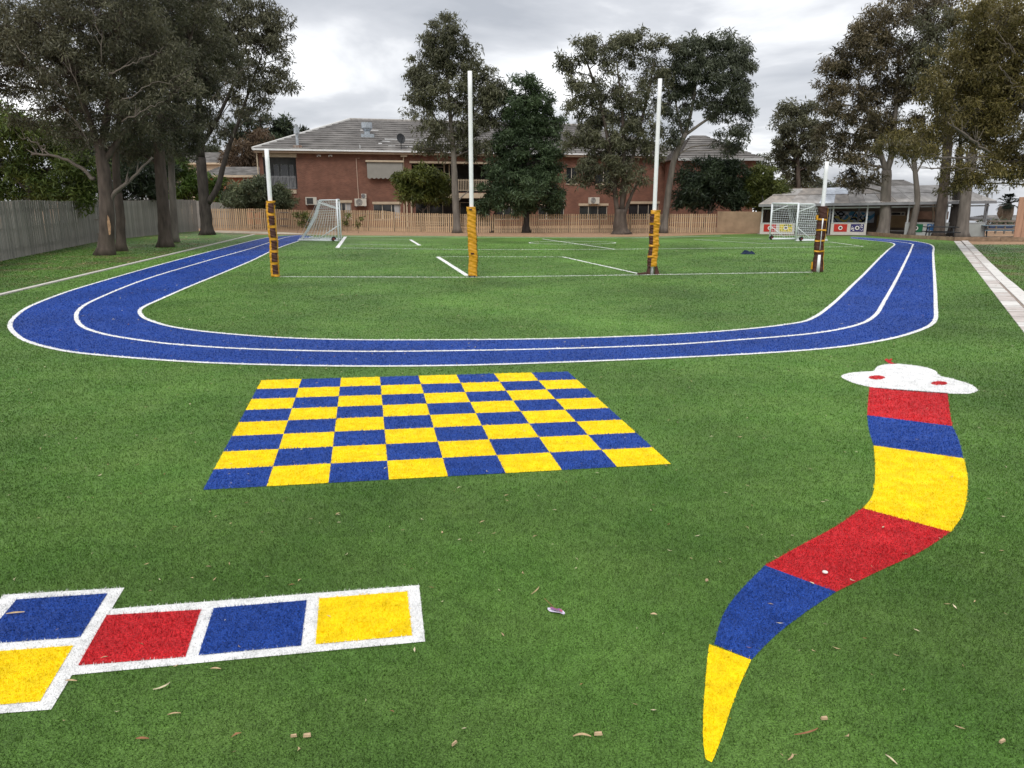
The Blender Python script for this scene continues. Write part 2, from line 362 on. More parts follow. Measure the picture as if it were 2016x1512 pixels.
# snake
sn = empty('painted_snake', G(1640, 1100), label='striped turf snake with a white head in the right foreground', cat='ground mural')
inv = Matrix.Translation(-sn.location)
head = GL(catmull([(1656,741.7),(1671,735),(1700,732),(1720,730.5),(1728,721.5),(1752,717),(1785,718),(1823,723.7),(1842,731),(1850,740),(1878,747),(1910,757),(1925,768),(1915,774),(1894,776),(1839,774),(1758,768),(1711.6,762),(1676,753)], 4, True))
def ell(cx, cy, rx, ry, n_=20): return GL([(cx+rx*math.cos(2*math.pi*k/n_), cy+ry*math.sin(2*math.pi*k/n_)) for k in range(n_)])
for cx, cy in ((1726, 744), (1849, 755.5)):
    e_ = ell(cx, cy, 16, 4); o = patch('eye', [[(p.x, p.y) for p in e_[::-1]]], e_, .008, T_RED, sn); o.matrix_parent_inverse = inv
o = patch('head', [[(p.x, p.y) for p in head[::-1]]], head, .004, T_WHITE, sn); o.matrix_parent_inverse = inv
tg = [(1741,709),(1745,706),(1750,709),(1754,706),(1757,708),(1753,712),(1758,714.5),(1764,717),(1752,717),(1746,713)]
tg = GL(tg); o = patch('tongue', [[(p.x, p.y) for p in tg[::-1]]], tg, .004, T_RED, sn); o.matrix_parent_inverse = inv
bands = [(T_RED, [(1711.6,762.5),(1709,790),(1707,818)], [(1865.5,774),(1869,806),(1875,839.5)]),
         (T_BLUE, [(1707,818),(1711,848),(1720,877.6)], [(1875,839.5),(1888,869),(1896.5,903)]),
         (T_YEL, [(1720,877.6),(1723,918),(1721,962),(1713,984),(1698,1001)], [(1896.5,903),(1904.6,935),(1903.5,978),(1894,1016),(1872,1048)]),
         (T_RED, [(1698,1001),(1643.6,1038),(1575,1075),(1506,1114)], [(1872,1048),(1812,1087),(1730.6,1125),(1646,1166)]),
         (T_BLUE, [(1506,1114),(1453,1168.5),(1423.4,1212),(1406,1269)], [(1646,1166),(1589,1204),(1529,1250),(1479,1300)]),
         (T_YEL, [(1396,1269),(1391,1315),(1385,1397),(1384,1455),(1389,1496)], [(1479,1300),(1448,1370),(1425,1440),(1407,1490),(1401,1502)])]
for m_, L_, R_ in bands:
    o = strip_patch('body_band', GL(catmull(L_, 6)), GL(catmull(R_, 6)), .004, m_, sn, 20); o.matrix_parent_inverse = inv
# running track
out_px = [(590,463),(529,467),(410,496),(287,529),(180,560),(123,578),(60,603),(32,622),(20,638),(26,654),(55,673),(120,690),(200,700),(350,711.5),(500,718),(700,721.5),(900,720),(1100,714),(1300,706),(1500,696),(1650,684),(1750,668),(1812,650),(1840,632),(1842,600),(1840,550),(1838,520),(1837,500),(1835,483),(1799,475),(1760,471.5),(1720,468.8),(1675,466.5)]
mid_px = [(600,464),(562,467.6),(492,490),(410,513),(287,550),(197,586),(160,606),(150,624),(162,643),(200,657),(260,668),(350,679),(500,688),(700,692.5),(900,691),(1100,687),(1300,680),(1450,670),(1600,657),(1685,641),(1722,622),(1741,593),(1765,550),(1785,510),(1796,485),(1794,480),(1760,475),(1720,471),(1675,467.8)]
inn_px = [(618,465),(549,488),(492,515),(430,541),(369,566),(310,592),(284,604),(275,613),(281,624),(300,633),(340,644),(420,655),(550,665),(700,669.5),(900,669.5),(1100,667),(1300,660),(1450,650),(1560,637.5),(1601,626),(1640,598),(1680,560),(1701,540),(1730,510),(1750,491),(1761,482),(1752,477.5),(1720,474),(1675,469.5)]
def world_line(px): return [tuple(p)[:2] for p in GL(catmull(px, 5))]
o_l, m_l, i_l = world_line(out_px), world_line(mid_px), world_line(inn_px)
trk = empty('running_track', (0, 12, 0), kind='structure'); inv = Matrix.Translation(-trk.location)
for nm, L_ in (('outer_lane_line', o_l), ('centre_lane_line', m_l), ('inner_lane_line', i_l)):
    o = line_patch('lane_line', L_, .088, .008, T_WHITE, trk); o.matrix_parent_inverse = inv
def nearest_pairs(A, B, n_=140):
    a = resample(A, n_); b = resample(B, n_*6); j = 0; out = []
    for p in a:
        w = b[j:j+60]; k = int(np.argmin(np.hypot(w[:, 0]-p[0], w[:, 1]-p[1]))); j += k; out.append(b[j])
    out[-1] = b[-1]; return a, np.array(out)
a, b = nearest_pairs(i_l, o_l)
loops = [[a[i], b[i], b[i+1], a[i+1]] for i in range(len(a)-1)]
o = patch('track_surface', loops, list(a)+list(b[::-1]), .004, T_BLUE, trk); o.matrix_parent_inverse = inv
# pitch lines, white
pl = empty('pitch_markings', (0, 35, 0), kind='structure'); inv = Matrix.Translation(-pl.location)
LINES = [([(545,545),(930,546)], .06), ([(930,546),(1283,541)], .06), ([(1283,541),(1600,536)], .06),
         ([(920,543),(862,506)], .12), ([(862,505.5),(1108,505.8)], .05), ([(1108,505.8),(1262,540)], .07),
         ([(664,488),(680,466)], .14), ([(664,488),(930,491.5)], .06), ([(930,491.5),(1200,491)], .06), ([(1200,491),(1700,485.5)], .06),
         ([(674,480.5),(824,483)], .05), ([(681,470),(815,471.5)], .04), ([(808,472),(826,483)], .12),
         ([(1068,470.5),(1212,491)], .07), ([(1366,471.5),(1500,479.5)], .06), ([(1366,471.5),(1516,471)], .04), ([(1500,479.5),(1640,476.8)], .05),
         ([(1420,467),(1500,470)], .05), ([(1635,476.5),(1700,485.5)], .06), ([(622,464.8),(1000,467.5)], .10), ([(1000,467.5),(1240,468.5)], .10), ([(1240,468.5),(1420,464.5)], .10)]
for P_, w_ in LINES:
    q = [G(*p) for p in P_]; o = line_patch('line', seg(q[0], q[1]), w_*1.5, .004+.0005*random.random(), T_WHITE, pl); o.matrix_parent_inverse = inv
ce = GL([(1127+85*math.cos(2*math.pi*k/48), 478+2.8*math.sin(2*math.pi*k/48)) for k in range(49)])
o = line_patch('line', ce, .09, .004, T_WHITE, pl); o.matrix_parent_inverse = inv
# green pile for all that is left, limited to the field
idx = np.nonzero(FREE)[0]; idx = idx[inside(lawn, BP[idx])]
v_, f_, t_ = blades(BP[idx], 0, .018)
link('artificial_grass', np_mesh('artificial_grass', v_, [f_], t_), BLADE, kind='stuff', label='short green artificial grass blades of the field', cat='grass')

FREE[idx] = False
VBLADE = turf_mat('worn_turf_blades', (.060, .135, .018), (.095, .165, .030), use_tint=True, brown=(.115, .12, .045), spec=.15)
for nm_, poly_, lab_ in (('verge_grass', [(p[0], p[1]) for p in vv], 'short worn grass on the left verge'), ('side_grass', [(p[0], p[1]) for p in rv], 'short worn grass right of the paved strip')):
    idx = np.nonzero(FREE)[0]; idx = idx[inside(poly_, BP[idx])]; FREE[idx] = False
    v_, f_, t_ = blades(BP[idx], -.008, .022); link(nm_, np_mesh(nm_, v_, [f_], t_), VBLADE, kind='stuff', label=lab_, cat='grass')
# ------------------------------------------------------------------ kerb on the left and paved strip on the right
kb = MB(); n_ = 34; pts = [kerb0.lerp(kerbB, i/n_) for i in range(n_+1)]
kr = empty('kerb', kerbA, kind='structure')
for i in range(n_):
    a_, b_ = pts[i], pts[i+1].copy(); b_ = a_.lerp(b_, .985)
    mb = MB(); mb.bar(Vector((a_.x-.09, a_.y, .0))-kerbA, Vector((b_.x-.09, b_.y, .0))-kerbA, .16, .07); mb.build('kerb_block', CONC, kr)
strip_l = [path0, pathB]
rline = [p for p in rr]
def right_at(y):
    ys = [p.y for p in rline]; xs = [p.x for p in rline]; return float(np.interp(y, ys, xs)) if y < ys[-1] else xs[-1]+(y-ys[-1])*pd.x
pv = empty('paved_strip', pathA, kind='structure')
PAV = [M('pale_paver', (.56, .53, .50), .9, .14, 3, bump=.3, bscale=40), M('pinkish_paver', (.50, .45, .42), .9, .16, 3, bump=.3, bscale=40), M('light_paver', (.64, .62, .59), .9, .1, 3, bump=.3, bscale=40)]
def left_at(y): return path0.x + (y-path0.y)*pd.x
y = 8.0
bedv = [(left_at(yy)+.01, yy) for yy in (8, pathB.y-.5)]
mb = MB(); yy = np.linspace(8, pathB.y, 12)
for i in range(11): mb.quad((left_at(yy[i]), yy[i], -.005), (right_at(yy[i]), yy[i], -.005), (right_at(yy[i+1]), yy[i+1], -.005), (left_at(yy[i+1]), yy[i+1], -.005))
o = mb.build('paver_bed', M('dark_joint', (.10, .085, .07), .95, .3, 5), pv); o.matrix_parent_inverse = Matrix.Translation(-pathA)
def slab(y0, y1, f0, f1, z, mat, nm='paver', sk=0):
    mb = MB(); P = []
    for yy_, ff in ((y0, f0), (y0+sk, f1), (y1+sk, f1), (y1, f0)):
        l_, r_ = left_at(yy_), right_at(yy_); P.append((l_+(r_-l_)*ff-pathA.x, yy_-pathA.y))
    mb.add([(p[0], p[1], -.02) for p in P]+[(p[0], p[1], z) for p in P], [(4,5,6,7),(0,1,5,4),(1,2,6,5),(2,3,7,6),(3,0,4,7)])
    mb.build(nm, mat, pv)
y = 8.0
while y < pathB.y-.4:
    L_ = random.choice([.18, .26, .38, .5]) if random.random() < .8 else .8
    slab(y, y+L_-.03-random.random()*.035, .0, .46, .012+random.random()*.008, random.choice(PAV), sk=-.12*random.random()); y += L_
y = 8.0
while y < pathB.y-.4:
    L_ = random.uniform(.7, 1.3); slab(y, y+L_-.018, .56, 1.0, .012+random.random()*.006, PAV[2] if y < 30 else random.choice(PAV)); y += L_
y = 8.0
while y < pathB.y-5:
    slab(y, y+.2, .48, .545, .006, PAV[1] if y > 24 else M('drain_brick', (.3, .24, .2), .9, .2, 6), 'drain_brick'); y += .235

# ------------------------------------------------------------------ fences
def polyline_at(P, s):
    acc = 0
    for a_, b_ in zip(P[:-1], P[1:]):
        L_ = (b_-a_).length
        if s <= acc+L_: return a_.lerp(b_, (s-acc)/L_), (b_-a_).normalized()
        acc += L_
    return P[-1], (P[-1]-P[-2]).normalized()
def plen(P): return sum((b_-a_).length for a_, b_ in zip(P[:-1], P[1:]))
def fence(name, label, P, hfun, spacing, width, mats, group=None, shift=0, peak=.0, jit=.012, thick=.018, cap=None):
    root = empty(name, P[0], label=label, cat='fence'); base = P[0]; L_ = plen(P); n_ = int(L_/spacing)
    meshes = []
    for m_ in mats:
        mb = MB(); w = width/2; t = thick/2
        mb.add([(-w,-t,0),(w,-t,0),(w,t,0),(-w,t,0),(-w,-t,1),(w,-t,1),(w,t,1),(-w,t,1)], [(0,3,2,1),(4,5,6,7),(0,1,5,4),(1,2,6,5),(2,3,7,6),(3,0,4,7)])
        me = mb.mesh('paling'); me.materials.append(m_); meshes.append(me)
    for i in range(min(n_, 298)):
        p, d = polyline_at(P, (i+.5)*spacing); h = hfun(i/n_)+random.uniform(-jit, jit)
        o = link('paling', random.choice(meshes), None, root, loc=p-base+Vector((0, 0, -.02)))
        o.rotation_euler = (random.uniform(-.006, .006), random.uniform(-.008, .008), math.atan2(d.y, d.x)+random.uniform(-.03, .03)); o.scale = (random.uniform(.93, 1.05), 1, h)
    bk = [p for p in P]
    for zf in (.18, .52, .84):
        mb = MB(); ns = 30
        for i in range(ns):
            p, d = polyline_at(P, L_*i/ns); q, _ = polyline_at(P, L_*(i+1)/ns); nn = Vector((-d.y, d.x, 0))*(.05)
            mb.bar(p-base+nn+Vector((0,0,hfun(i/ns)*zf)), q-base+nn+Vector((0,0,hfun((i+1)/ns)*zf)), .04, .08)
        mb.build('rail', TIMBER, root)
    k = 0.0
    while k < L_:
        p, d = polyline_at(P, k); nn = Vector((-d.y, d.x, 0))*.13
        mb = MB(); q = p-base+nn; mb.bar(q, q+Vector((0,0,hfun(k/L_)-.06)), .1); mb.build('fence_post', TIMBER, root); k += 2.4
    return root
TAN = [M('tan_paling_%s' % c, tuple(x*s for x in (.50, .36, .225)), .9, .2, 4, bump=.3, bscale=20, stretch=(3, 3, .4)) for c, s in zip('abc', (1, .88, 1.1))]
GRY = [M('grey_paling_%s' % c, tuple(x*s for x in (.26, .25, .23)), .92, .25, 4, bump=.3, bscale=20, stretch=(3, 3, .4)) for c, s in zip('abcd', (1, .86, 1.12, .95))]
bfP = GL([(418, 451.5), (560, 452), (700, 454), (820, 456), (950, 457.5), (1150, 457.5), (1300, 457.5), (1410, 457)])
tops_px = [(418,409.5),(520,409),(600,412),(700,412),(755,413),(790,417),(950,420),(1200,419),(1410,419)]
def tan_h(t):
    p, _ = polyline_at(bfP, t*plen(bfP)); px = 1008+FPX*p.x/(p.y*cP+H*sP)
    ty = np.interp(px, [q[0] for q in tops_px], [q[1] for q in tops_px])
    return H-(ty-390.3)/FPX*(p.y)*1.0
pfence = fence('picket_fence', 'long tan timber picket fence across the far side of the field', bfP, tan_h, .172, .098, TAN)
gfP = GL([(-150, 565), (0, 514), (195, 475), (300, 463), (392, 454)])
fence('paling_fence', 'weathered grey timber paling fence along the left verge', gfP, lambda t: 2.50+.03*math.sin(t*23), .145, .118, GRY, jit=.02)
ge = [W(386, 452, 61.5), W(489, 452, 61.5)]; ge = [Vector((p.x, p.y, 0)) for p in ge]
fence('board_fence', 'short grey board fence behind the left end of the tan picket fence', ge, lambda t: 2.42-.36*t, .16, .155, GRY, jit=.004)
# rendered tan wall continuing the fence
w0, w1 = G(1411, 457), G(1500, 459.5); mb = MB(); mb.bar(w0+Vector((0, 0, .80)), w1+Vector((0, 0, .80)), .14, 1.62)
mb.build('garden_wall', M('tan_render', (.30, .215, .14), .9, .2, 1.5, bump=.3), label='low tan rendered wall between the picket fence and the shelter', cat='wall')

# ------------------------------------------------------------------ local frames for buildings
class Frame:
    def __init__(s, A, B):
        s.A = Vector((A.x, A.y, 0)); d = Vector((B.x-A.x, B.y-A.y, 0)); s.u = d.normalized(); s.n = Vector((-s.u.y, s.u.x, 0)); s.rz = math.atan2(s.u.y, s.u.x)
    def at(s, px, py, off=0):
        C = Vector((0, 0, H)); d = ray(px, py); A = s.A+s.n*off; t = (A-C).dot(s.n)/d.dot(s.n); P = C+d*t
        return (P-s.A).dot(s.u), P.z
def wall_mb(x0, x1, z0, z1, openings, y=0, reveal=.18):
    xs = sorted({x0, x1, *[o[0] for o in openings], *[o[1] for o in openings]}); zs = sorted({z0, z1, *[o[2] for o in openings], *[o[3] for o in openings]})
    mb = MB(); hole = lambda x, z: any(o[0] < x < o[1] and o[2] < z < o[3] for o in openings)
    for a_, b_ in zip(xs[:-1], xs[1:]):
        for c, d in zip(zs[:-1], zs[1:]):
            if not hole((a_+b_)/2, (c+d)/2): mb.quad((a_, y, c), (b_, y, c), (b_, y, d), (a_, y, d))
    for o in openings:
        a_, b_, c, d = o[:4]; r = y+reveal
        mb.quad((a_, y, c), (a_, r, c), (a_, r, d), (a_, y, d)); mb.quad((b_, y, c), (b_, y, d), (b_, r, d), (b_, r, c))
        mb.quad((a_, y, d), (a_, r, d), (b_, r, d), (b_, y, d)); mb.quad((a_, y, c), (b_, y, c), (b_, r, c), (a_, r, c))
    return mb
def window(par, x0, x1, z0, z1, y=.1, split=(.33, .67), fm=None, pane=None, sill=True):
    f = MB(); t = .05; ys = (y, y+.06)
    f.box(x0, x1, *ys, z1-t, z1); f.box(x0, x1, *ys, z0, z0+t); f.box(x0, x0+t, *ys, z0+t, z1-t); f.box(x1-t, x1, *ys, z0+t, z1-t)
    cuts = [x0+t]
    for s_ in split:
        xm = x0+(x1-x0)*s_; f.box(xm-t/2, xm+t/2, *ys, z0+t, z1-t); cuts += [xm-t/2, xm+t/2]
    cuts.append(x1-t)
    w = f.build('window', fm or WFRAME, par)
    for a_, b_ in zip(cuts[::2], cuts[1::2]):
        p = MB(); p.box(a_, b_, y+.02, y+.03, z0+t, z1-t); p.build('pane', pane or GLASS, w)
    return w
EDGES = []
def tiled_slope(mb, p0, p1, q0, q1, rows, lift=.10):
    """courses between eave p0-p1 and ridge q0-q1, each course lapping the one below"""
    p0, p1, q0, q1 = map(Vector, (p0, p1, q0, q1))
    up = (p1-p0).cross(q0-p0).normalized()
    if up.z < 0: up = -up
    rows = max(6, rows)
    for i in range(rows):
        a_, b_ = i/rows, (i+1)/rows
        l0, r0, l1, r1 = p0.lerp(q0, a_), p1.lerp(q1, a_), p0.lerp(q0, b_), p1.lerp(q1, b_)
        mb.quad(l0+up*lift, r0+up*lift, r1, l1); EDGES.append((l0-up*.01, r0-up*.01, r0+up*(lift+.004), l0+up*(lift+.004)))

def tile_edges(par):
    global EDGES
    mb = MB()
    for q in EDGES: mb.quad(*q)
    EDGES = []; mb.build('tile_course_edges', M('pale_tile_edge', (.29, .28, .27), .8, .5, 1.0, stretch=(1, 1, 2)), par, kind='stuff')
# ------------------------------------------------------------------ brick building
Ya, Yb = 62.0, 69.0
FA, FB = W(515, 390, Ya), W(1155, 390, Yb); FR = Frame(FA, FB)
bd = empty('brick_apartment_building', FR.A, FR.rz, label='long two storey red brick building with grey tiled roof behind the fence', cat='building')
def R(px0, px1, py0, py1, off=0):
    x0, z1 = FR.at(px0, py0, off); x1, _ = FR.at(px1, py0, off); _, z0 = FR.at((px0+px1)/2, py1, off); return [x0, x1, z0, z1]
EZ = FR.at(600, 299)[1]
xL = FR.at(512, 350)[0]; xR = FR.at(1352, 350)[0]
balc = R(517, 582, 309, 372); balc2 = R(810, 965, 322, 379); under = R(818, 965, 391, 440); under[2] = 0
gw = [R(663, 691, 399, 432), R(735, 788, 402, 432), R(975, 1024, 405, 432), R(1060, 1111, 405, 432), R(1141, 1196, 405, 432), R(1238, 1297, 401, 432)]
uw = [R(1115, 1137, 329, 362), R(1172, 1206, 330, 362)]
w_ = wall_mb(xL, xR, 0, EZ, [balc, balc2, under]+gw+uw); w_.quad((xL, 0, 0), (xL, 0, EZ), (xL, 13, EZ), (xL, 13, 0)); w_.quad((xR, 0, 0), (xR, 13, 0), (xR, 13, EZ), (xR, 0, EZ))
w_.build('wall', BRICK, bd)
for g_ in gw[:2]+gw[2:]:
    window(bd, *g_)
    l = MB(); l.box(g_[0]-.1, g_[1]+.1, -.03, .1, g_[3], g_[3]+.22); l.build('lintel', CREAM, bd)
for g_ in uw: window(bd, *g_, split=(.5,)); l = MB(); l.box(g_[0]-.05, g_[1]+.05, -.06, .05, g_[2]-.09, g_[2]-.01); l.build('window_sill', CREAM, bd)
CURT = M('pale_curtain', (.42, .42, .42), .8, .15, 6, stretch=(6, 1, .2))
for g_ in (gw[0], gw[1]):
    mb = MB(); mb.box(g_[1]-.55, g_[1]-.08, .118, .124, g_[2]+.1, g_[3]-.06); mb.build('curtain', CURT, bd)
def recess(b_, depth, matw, rail_mat, rail_px, posts=(), doors=()):
    x0, x1, z0, z1 = b_
    mb = MB(); mb.quad((x0, depth, z0), (x1, depth, z0), (x1, depth, z1), (x0, depth, z1)); mb.quad((x0, .18, z0), (x0, depth, z0), (x0, depth, z1), (x0, .18, z1)); mb.quad((x1, .18, z0), (x1, .18, z1), (x1, depth, z1), (x1, depth, z0))
    mb.quad((x0, .18, z1), (x0, depth, z1), (x1, depth, z1), (x1, .18, z1)); mb.quad((x0, .18, z0), (x1, .18, z0), (x1, depth, z0), (x0, depth, z0)); mb.build('balcony_recess', matw, bd)
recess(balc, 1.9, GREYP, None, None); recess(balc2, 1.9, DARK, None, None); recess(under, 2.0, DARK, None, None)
# balcony door with sidelights
dd = [FR.at(538, 326, 1.8)[0], FR.at(578, 326, 1.8)[0]]; dz = balc[3]-.55
for (fa, fb) in ((.0, .26), (.34, .70), (.78, 1.0)):
    xa, xb = dd[0]+(dd[1]-dd[0])*fa, dd[0]+(dd[1]-dd[0])*fb
    window(bd, xa, xb, balc[2]+.02, dz-(0 if fa == .34 else .0), y=1.8, split=(), fm=LTGREY)
def balustrade(x0, x1, z0, z1, mat, name='balustrade', step=.115):
    mb = MB(); mb.box(x0, x1, -.02, .03, z1-.12, z1-.07); mb.box(x0, x1, -.02, .03, z0+.06, z0+.1)
    root = mb.build(name, mat, bd); n_ = int((x1-x0)/step)
    me = MB().box(-.022, .022, -.045, -.021, 0, 1).mesh('picket'); me.materials.append(mat)
    for i in range(n_+1): o = link('picket', me, None, root, loc=(x0+.03+i*(x1-x0-.06)/n_, 0, z0)); o.scale = (1, 1, z1-z0)
rz_ = R(517, 582, 346, 371); balustrade(rz_[0]+.03, rz_[1]-.03, rz_[2], rz_[3], M('rail_grey', (.26, .26, .27), .6, .1, 3))
rz2 = R(816, 965, 352, 376); balustrade(rz2[0], rz2[1]-.03, rz2[2], rz2[3], CREAM, step=.16)
for b_, a_ in ((R(516, 583.5, 301.5, 309.5), 0), (R(516, 583.5, 373.5, 381), 0), (R(806, 968, 317, 322), 0), (R(806, 968, 380, 390), 0)):
    mb = MB(); mb.box(b_[0], b_[1], -.07, .16, b_[2], b_[3]); mb.build('cream_beam', CREAM, bd)
for px in (833, 878, 888):
    x = FR.at(px, 340)[0]; mb = MB(); mb.box(x-.05, x+.05, .9, 1.0, balc2[2], balc2[3]); mb.build('balcony_mullion', CREAM, bd)
for px in (800, 809):
    x, z = FR.at(px, 390); mb = MB(); mb.box(x-.06, x+.06, -.2, -.08, 0, z+.1); mb.build('cream_post', CREAM, bd)
for px0, px1 in ((816, 842), (844, 872), (905, 925)):
    window(bd, FR.at(px0, 400, 1.7)[0], FR.at(px1, 400, 1.7)[0], .1, under[3]-.35, y=1.7, split=())
window(bd, FR.at(818, 340, 1.7)[0], FR.at(876, 340, 1.7)[0], balc2[2]+.05, balc2[3]-.2, y=1.7, split=(.3, .65))
# eaves, fascia, gutter
mb = MB(); mb.box(xL-.35, xR+.35, -.45, -.02, EZ-.02, EZ+.05); mb.box(xL-.36, xR+.36, -.50, -.451, EZ-.14, EZ+.18); mb.build('fascia', M('tan_fascia', (.33, .24, .17), .7, .1, 3), bd)
mb = MB(); mb.box(xL-.42, xR+.42, -.62, -.505, EZ+.06, EZ+.20); mb.build('gutter', WHITE, bd)
# hip roof
TILE = M('weathered_roof_tile', (.13, .12, .115), .8, .3, .5, bump=.5, bscale=12, stretch=(1, 1, 1), col2=(.22, .205, .195))
D = 8.2*1.0; RISE = D*.405; e0 = (xL-.45, -.55, EZ+.2); e1 = (xR+.45, -.55, EZ+.2); xr0 = FR.at(688, 246, D)[0]; xr1 = xR-D*.9
rf = MB(); tiled_slope(rf, e0, e1, (xr0, D-.55, EZ+.2+RISE), (xr1, D-.55, EZ+.2+RISE), 14)
bk0, bk1 = (xL-.45, 2*D, EZ+.2), (xR+.45, 2*D, EZ+.2)
tiled_slope(rf, bk0, e0, (xr0, D-.55, EZ+.2+RISE), (xr0, D-.55, EZ+.2+RISE), 14); tiled_slope(rf, e1, bk1, (xr1, D-.55, EZ+.2+RISE), (xr1, D-.55, EZ+.2+RISE), 14)
rf.quad(bk1, bk0, (xr0, D-.55, EZ+.2+RISE), (xr1, D-.55, EZ+.2+RISE))
roof = rf.build('roof', TILE, bd); tile_edges(roof)
RIDGE = M('ridge_tile', (.34, .32, .30), .8, .25, 4)
mb = MB(); mb.tube([e0, (xr0, D-.55, EZ+.26+RISE)], .13, 6); mb.build('hip_capping', M('pale_ridge', (.55, .54, .52), .7, .1, 4), roof)
mb = MB(); mb.tube([(xr0, D-.55, EZ+.26+RISE), (xr1, D-.55, EZ+.26+RISE)], .13, 6); mb.build('ridge_capping', RIDGE, roof)
def on_roof(px, py):     # point on the front slope seen at this pixel, in local coordinates
    C = Vector((0, 0, H)); d = ray(px, py); u, n2 = FR.u, FR.n
    # plane: z = EZ+.2 + (y+.55)*RISE/D
    k = RISE/D; yc = (C-FR.A).dot(n2); t = (EZ+.2+.55*k+k*yc-H)/(d.z-k*d.dot(n2)); P = C+d*t-FR.A
    return P.dot(u), P.dot(n2), P.z
for (a_, b_, yy) in ((757,815,274),(752,806,277.3),(749,768,280.6),(745,752,283),(764,778,286.5),(798,812,290),(709,745,256.5),(826,840,276)):
    x0, y0, z0 = on_roof(a_, yy); x1, y1, z1 = on_roof(b_, yy); k = RISE/D; mb = MB(); hh = .17
    mb.add([(x0, y0-hh, z0-hh*k+.06), (x1, y1-hh, z1-hh*k+.06), (x1, y1+hh, z1+hh*k+.03), (x0, y0+hh, z0+hh*k+.03), (x0, y0-hh, z0-hh*k), (x1, y1-hh, z1-hh*k)], [(0,1,2,3),(4,5,1,0)])
    mb.build('replacement_tile', M('new_pale_tile', (.55, .55, .55), .6, .1, 3), roof, label='paler replacement roof tile')
def vent(px, py0, py1, wpx, kind):
    x, y, z = on_roof(px, py1); z1 = z+(py1-py0)/FPX*(Ya*K+3); r = wpx/2/FPX*(Ya*K+3)
    mb = MB()
    if kind == 'big':
        mb.tube([(x, y, z-.2), (x, y, z+.45), (x, y, z+.5), (x, y, z1-.55), (x, y, z1-.5), (x, y, z1)], [r*.55, r*.55, r*.72, r*.98, r*1.05, r*1.05], 14); mb.box(x-r*1.25, x+r*1.25, y-.5, y+.3, z-.2, z+.15)
        return mb.build('roof_ventilator', GALV, bd, smooth=False)
    mb.tube([(x, y, z-.2), (x, y, z1-.75)], r*.5, 10); mb.tube([(x, y, z1-.75), (x, y, z1-.25)], r, 10); mb.tube([(x, y, z1-.25), (x, y, z1)], [r*.5, r*.6], 10)
    mb.build('flue', GALV, bd); mb = MB(); mb.box(x-r*1.6, x+r*1.6, y-.35, y+.25, z-.05, z+.16); mb.build('flue_flashing', M('rusty_flashing', (.30, .15, .09), .8, .4, 6, col2=(.5, .48, .45)), bd)
vent(723, 243, 268, 20, 'big'); vent(586, 251, 290, 10, 'flue')
x, y, z = on_roof(709, 293); mb = MB(); mb.tube([(x, y, z-.1), (x, y, z+.35)], .06, 6); mb.build('vent_pipe', LTGREY, bd)
x, y, z = on_roof(680, 247); mb = MB(); mb.tube([(x-.2, y+1.2, z), (x-.2, y+1.2, z+.25), (x-.2, y+1.2, z+.4)], [.3, .4, .2], 10); mb.build('whirlybird_vent', GREYP, bd)
# satellite dish
x, y, z = on_roof(790, 294); dish = MB(); rings = 5; cen = Vector((x, y-.1, z+.95)); ax = Vector((.25, -.9, .35)).normalized(); sx = ax.cross(Vector((0,0,1))).normalized(); sy = sx.cross(ax)
vsx = [cen-ax*.10]; fs = []
for i in range(1, rings+1):
    r = .42*i/rings
    for k in range(16): a_ = 2*math.pi*k/16; vsx.append(cen-ax*.10*(1-(i/rings)**2)+sx*math.cos(a_)*r+sy*math.sin(a_)*r*1.15)
for k in range(16): fs.append((0, 1+k, 1+(k+1) % 16))
for i in range(rings-1):
    for k in range(16): fs.append((1+i*16+k, 1+(i+1)*16+k, 1+(i+1)*16+(k+1) % 16, 1+i*16+(k+1) % 16))
dish.add(vsx, fs); dish.tube([(x, y, z-.1), (x, y+.03, z+.9)], .035, 6); dish.tube([cen+Vector((0, 0, -.4)), cen+ax*.5+Vector((0, 0, -.15))], .02, 5)
dish.build('satellite_dish', BLACKM, bd)
# awning blind
b_ = R(719, 793, 315.5, 319.5); mb = MB(); mb.box(b_[0], b_[1], -.42, -.02, b_[2], b_[3]); aw = mb.build('blind_box', CREAM, bd)
b2 = R(721.5, 791.5, 319.5, 350); mb = MB(); n_ = 48
vs_ = []; 
for i in range(n_+1):
    xx = b2[0]+(b2[1]-b2[0])*i/n_; zz = b2[2]-.11*abs(math.sin(math.pi*i/n_*8)); vs_ += [(xx, -.30, b2[3]), (xx, -.36, zz)]
mb.add(vs_, [(2*i, 2*i+1, 2*i+3, 2*i+2) for i in range(n_)]); mb.build('window_blind', M('grey_awning_fabric', (.27, .26, .235), .85, .06, 2), aw)
# conduits, downpipe, lights, rain head
mb = MB(); x, z = FR.at(701, 311.5); x2, z2 = FR.at(706, 391); mb.tube([(x+.3, -.05, z), (x, -.05, z), (x2, -.05, z2)], .035, 6); mb.build('conduit', M('pinkish_conduit', (.5, .36, .28), .6, .1, 3), bd)
b_ = R(788, 800.5, 302, 309); mb = MB(); mb.box(b_[0], b_[1], -.36, -.02, b_[2], b_[3]); rh = mb.build('rain_head', CREAM, bd)
x, z = FR.at(794, 309); x2, z2 = FR.at(795, 420); mb = MB(); mb.tube([(x, -.12, z), (x2, -.12, 0)], .055, 8); mb.build('downpipe', CREAM, bd)
for px in (650, 627.5):
    x, z = FR.at(px, 306); mb = MB(); mb.box(x-.05, x+.05, -.12, -.01, z-.05, z+.05); mb.tube([(x-.12, -.2, z-.1), (x-.12, -.12, z)], [.06, .04], 8); mb.tube([(x+.12, -.2, z-.08), (x+.12, -.12, z+.02)], [.07, .05], 8); mb.build('security_light', WHITE, bd)
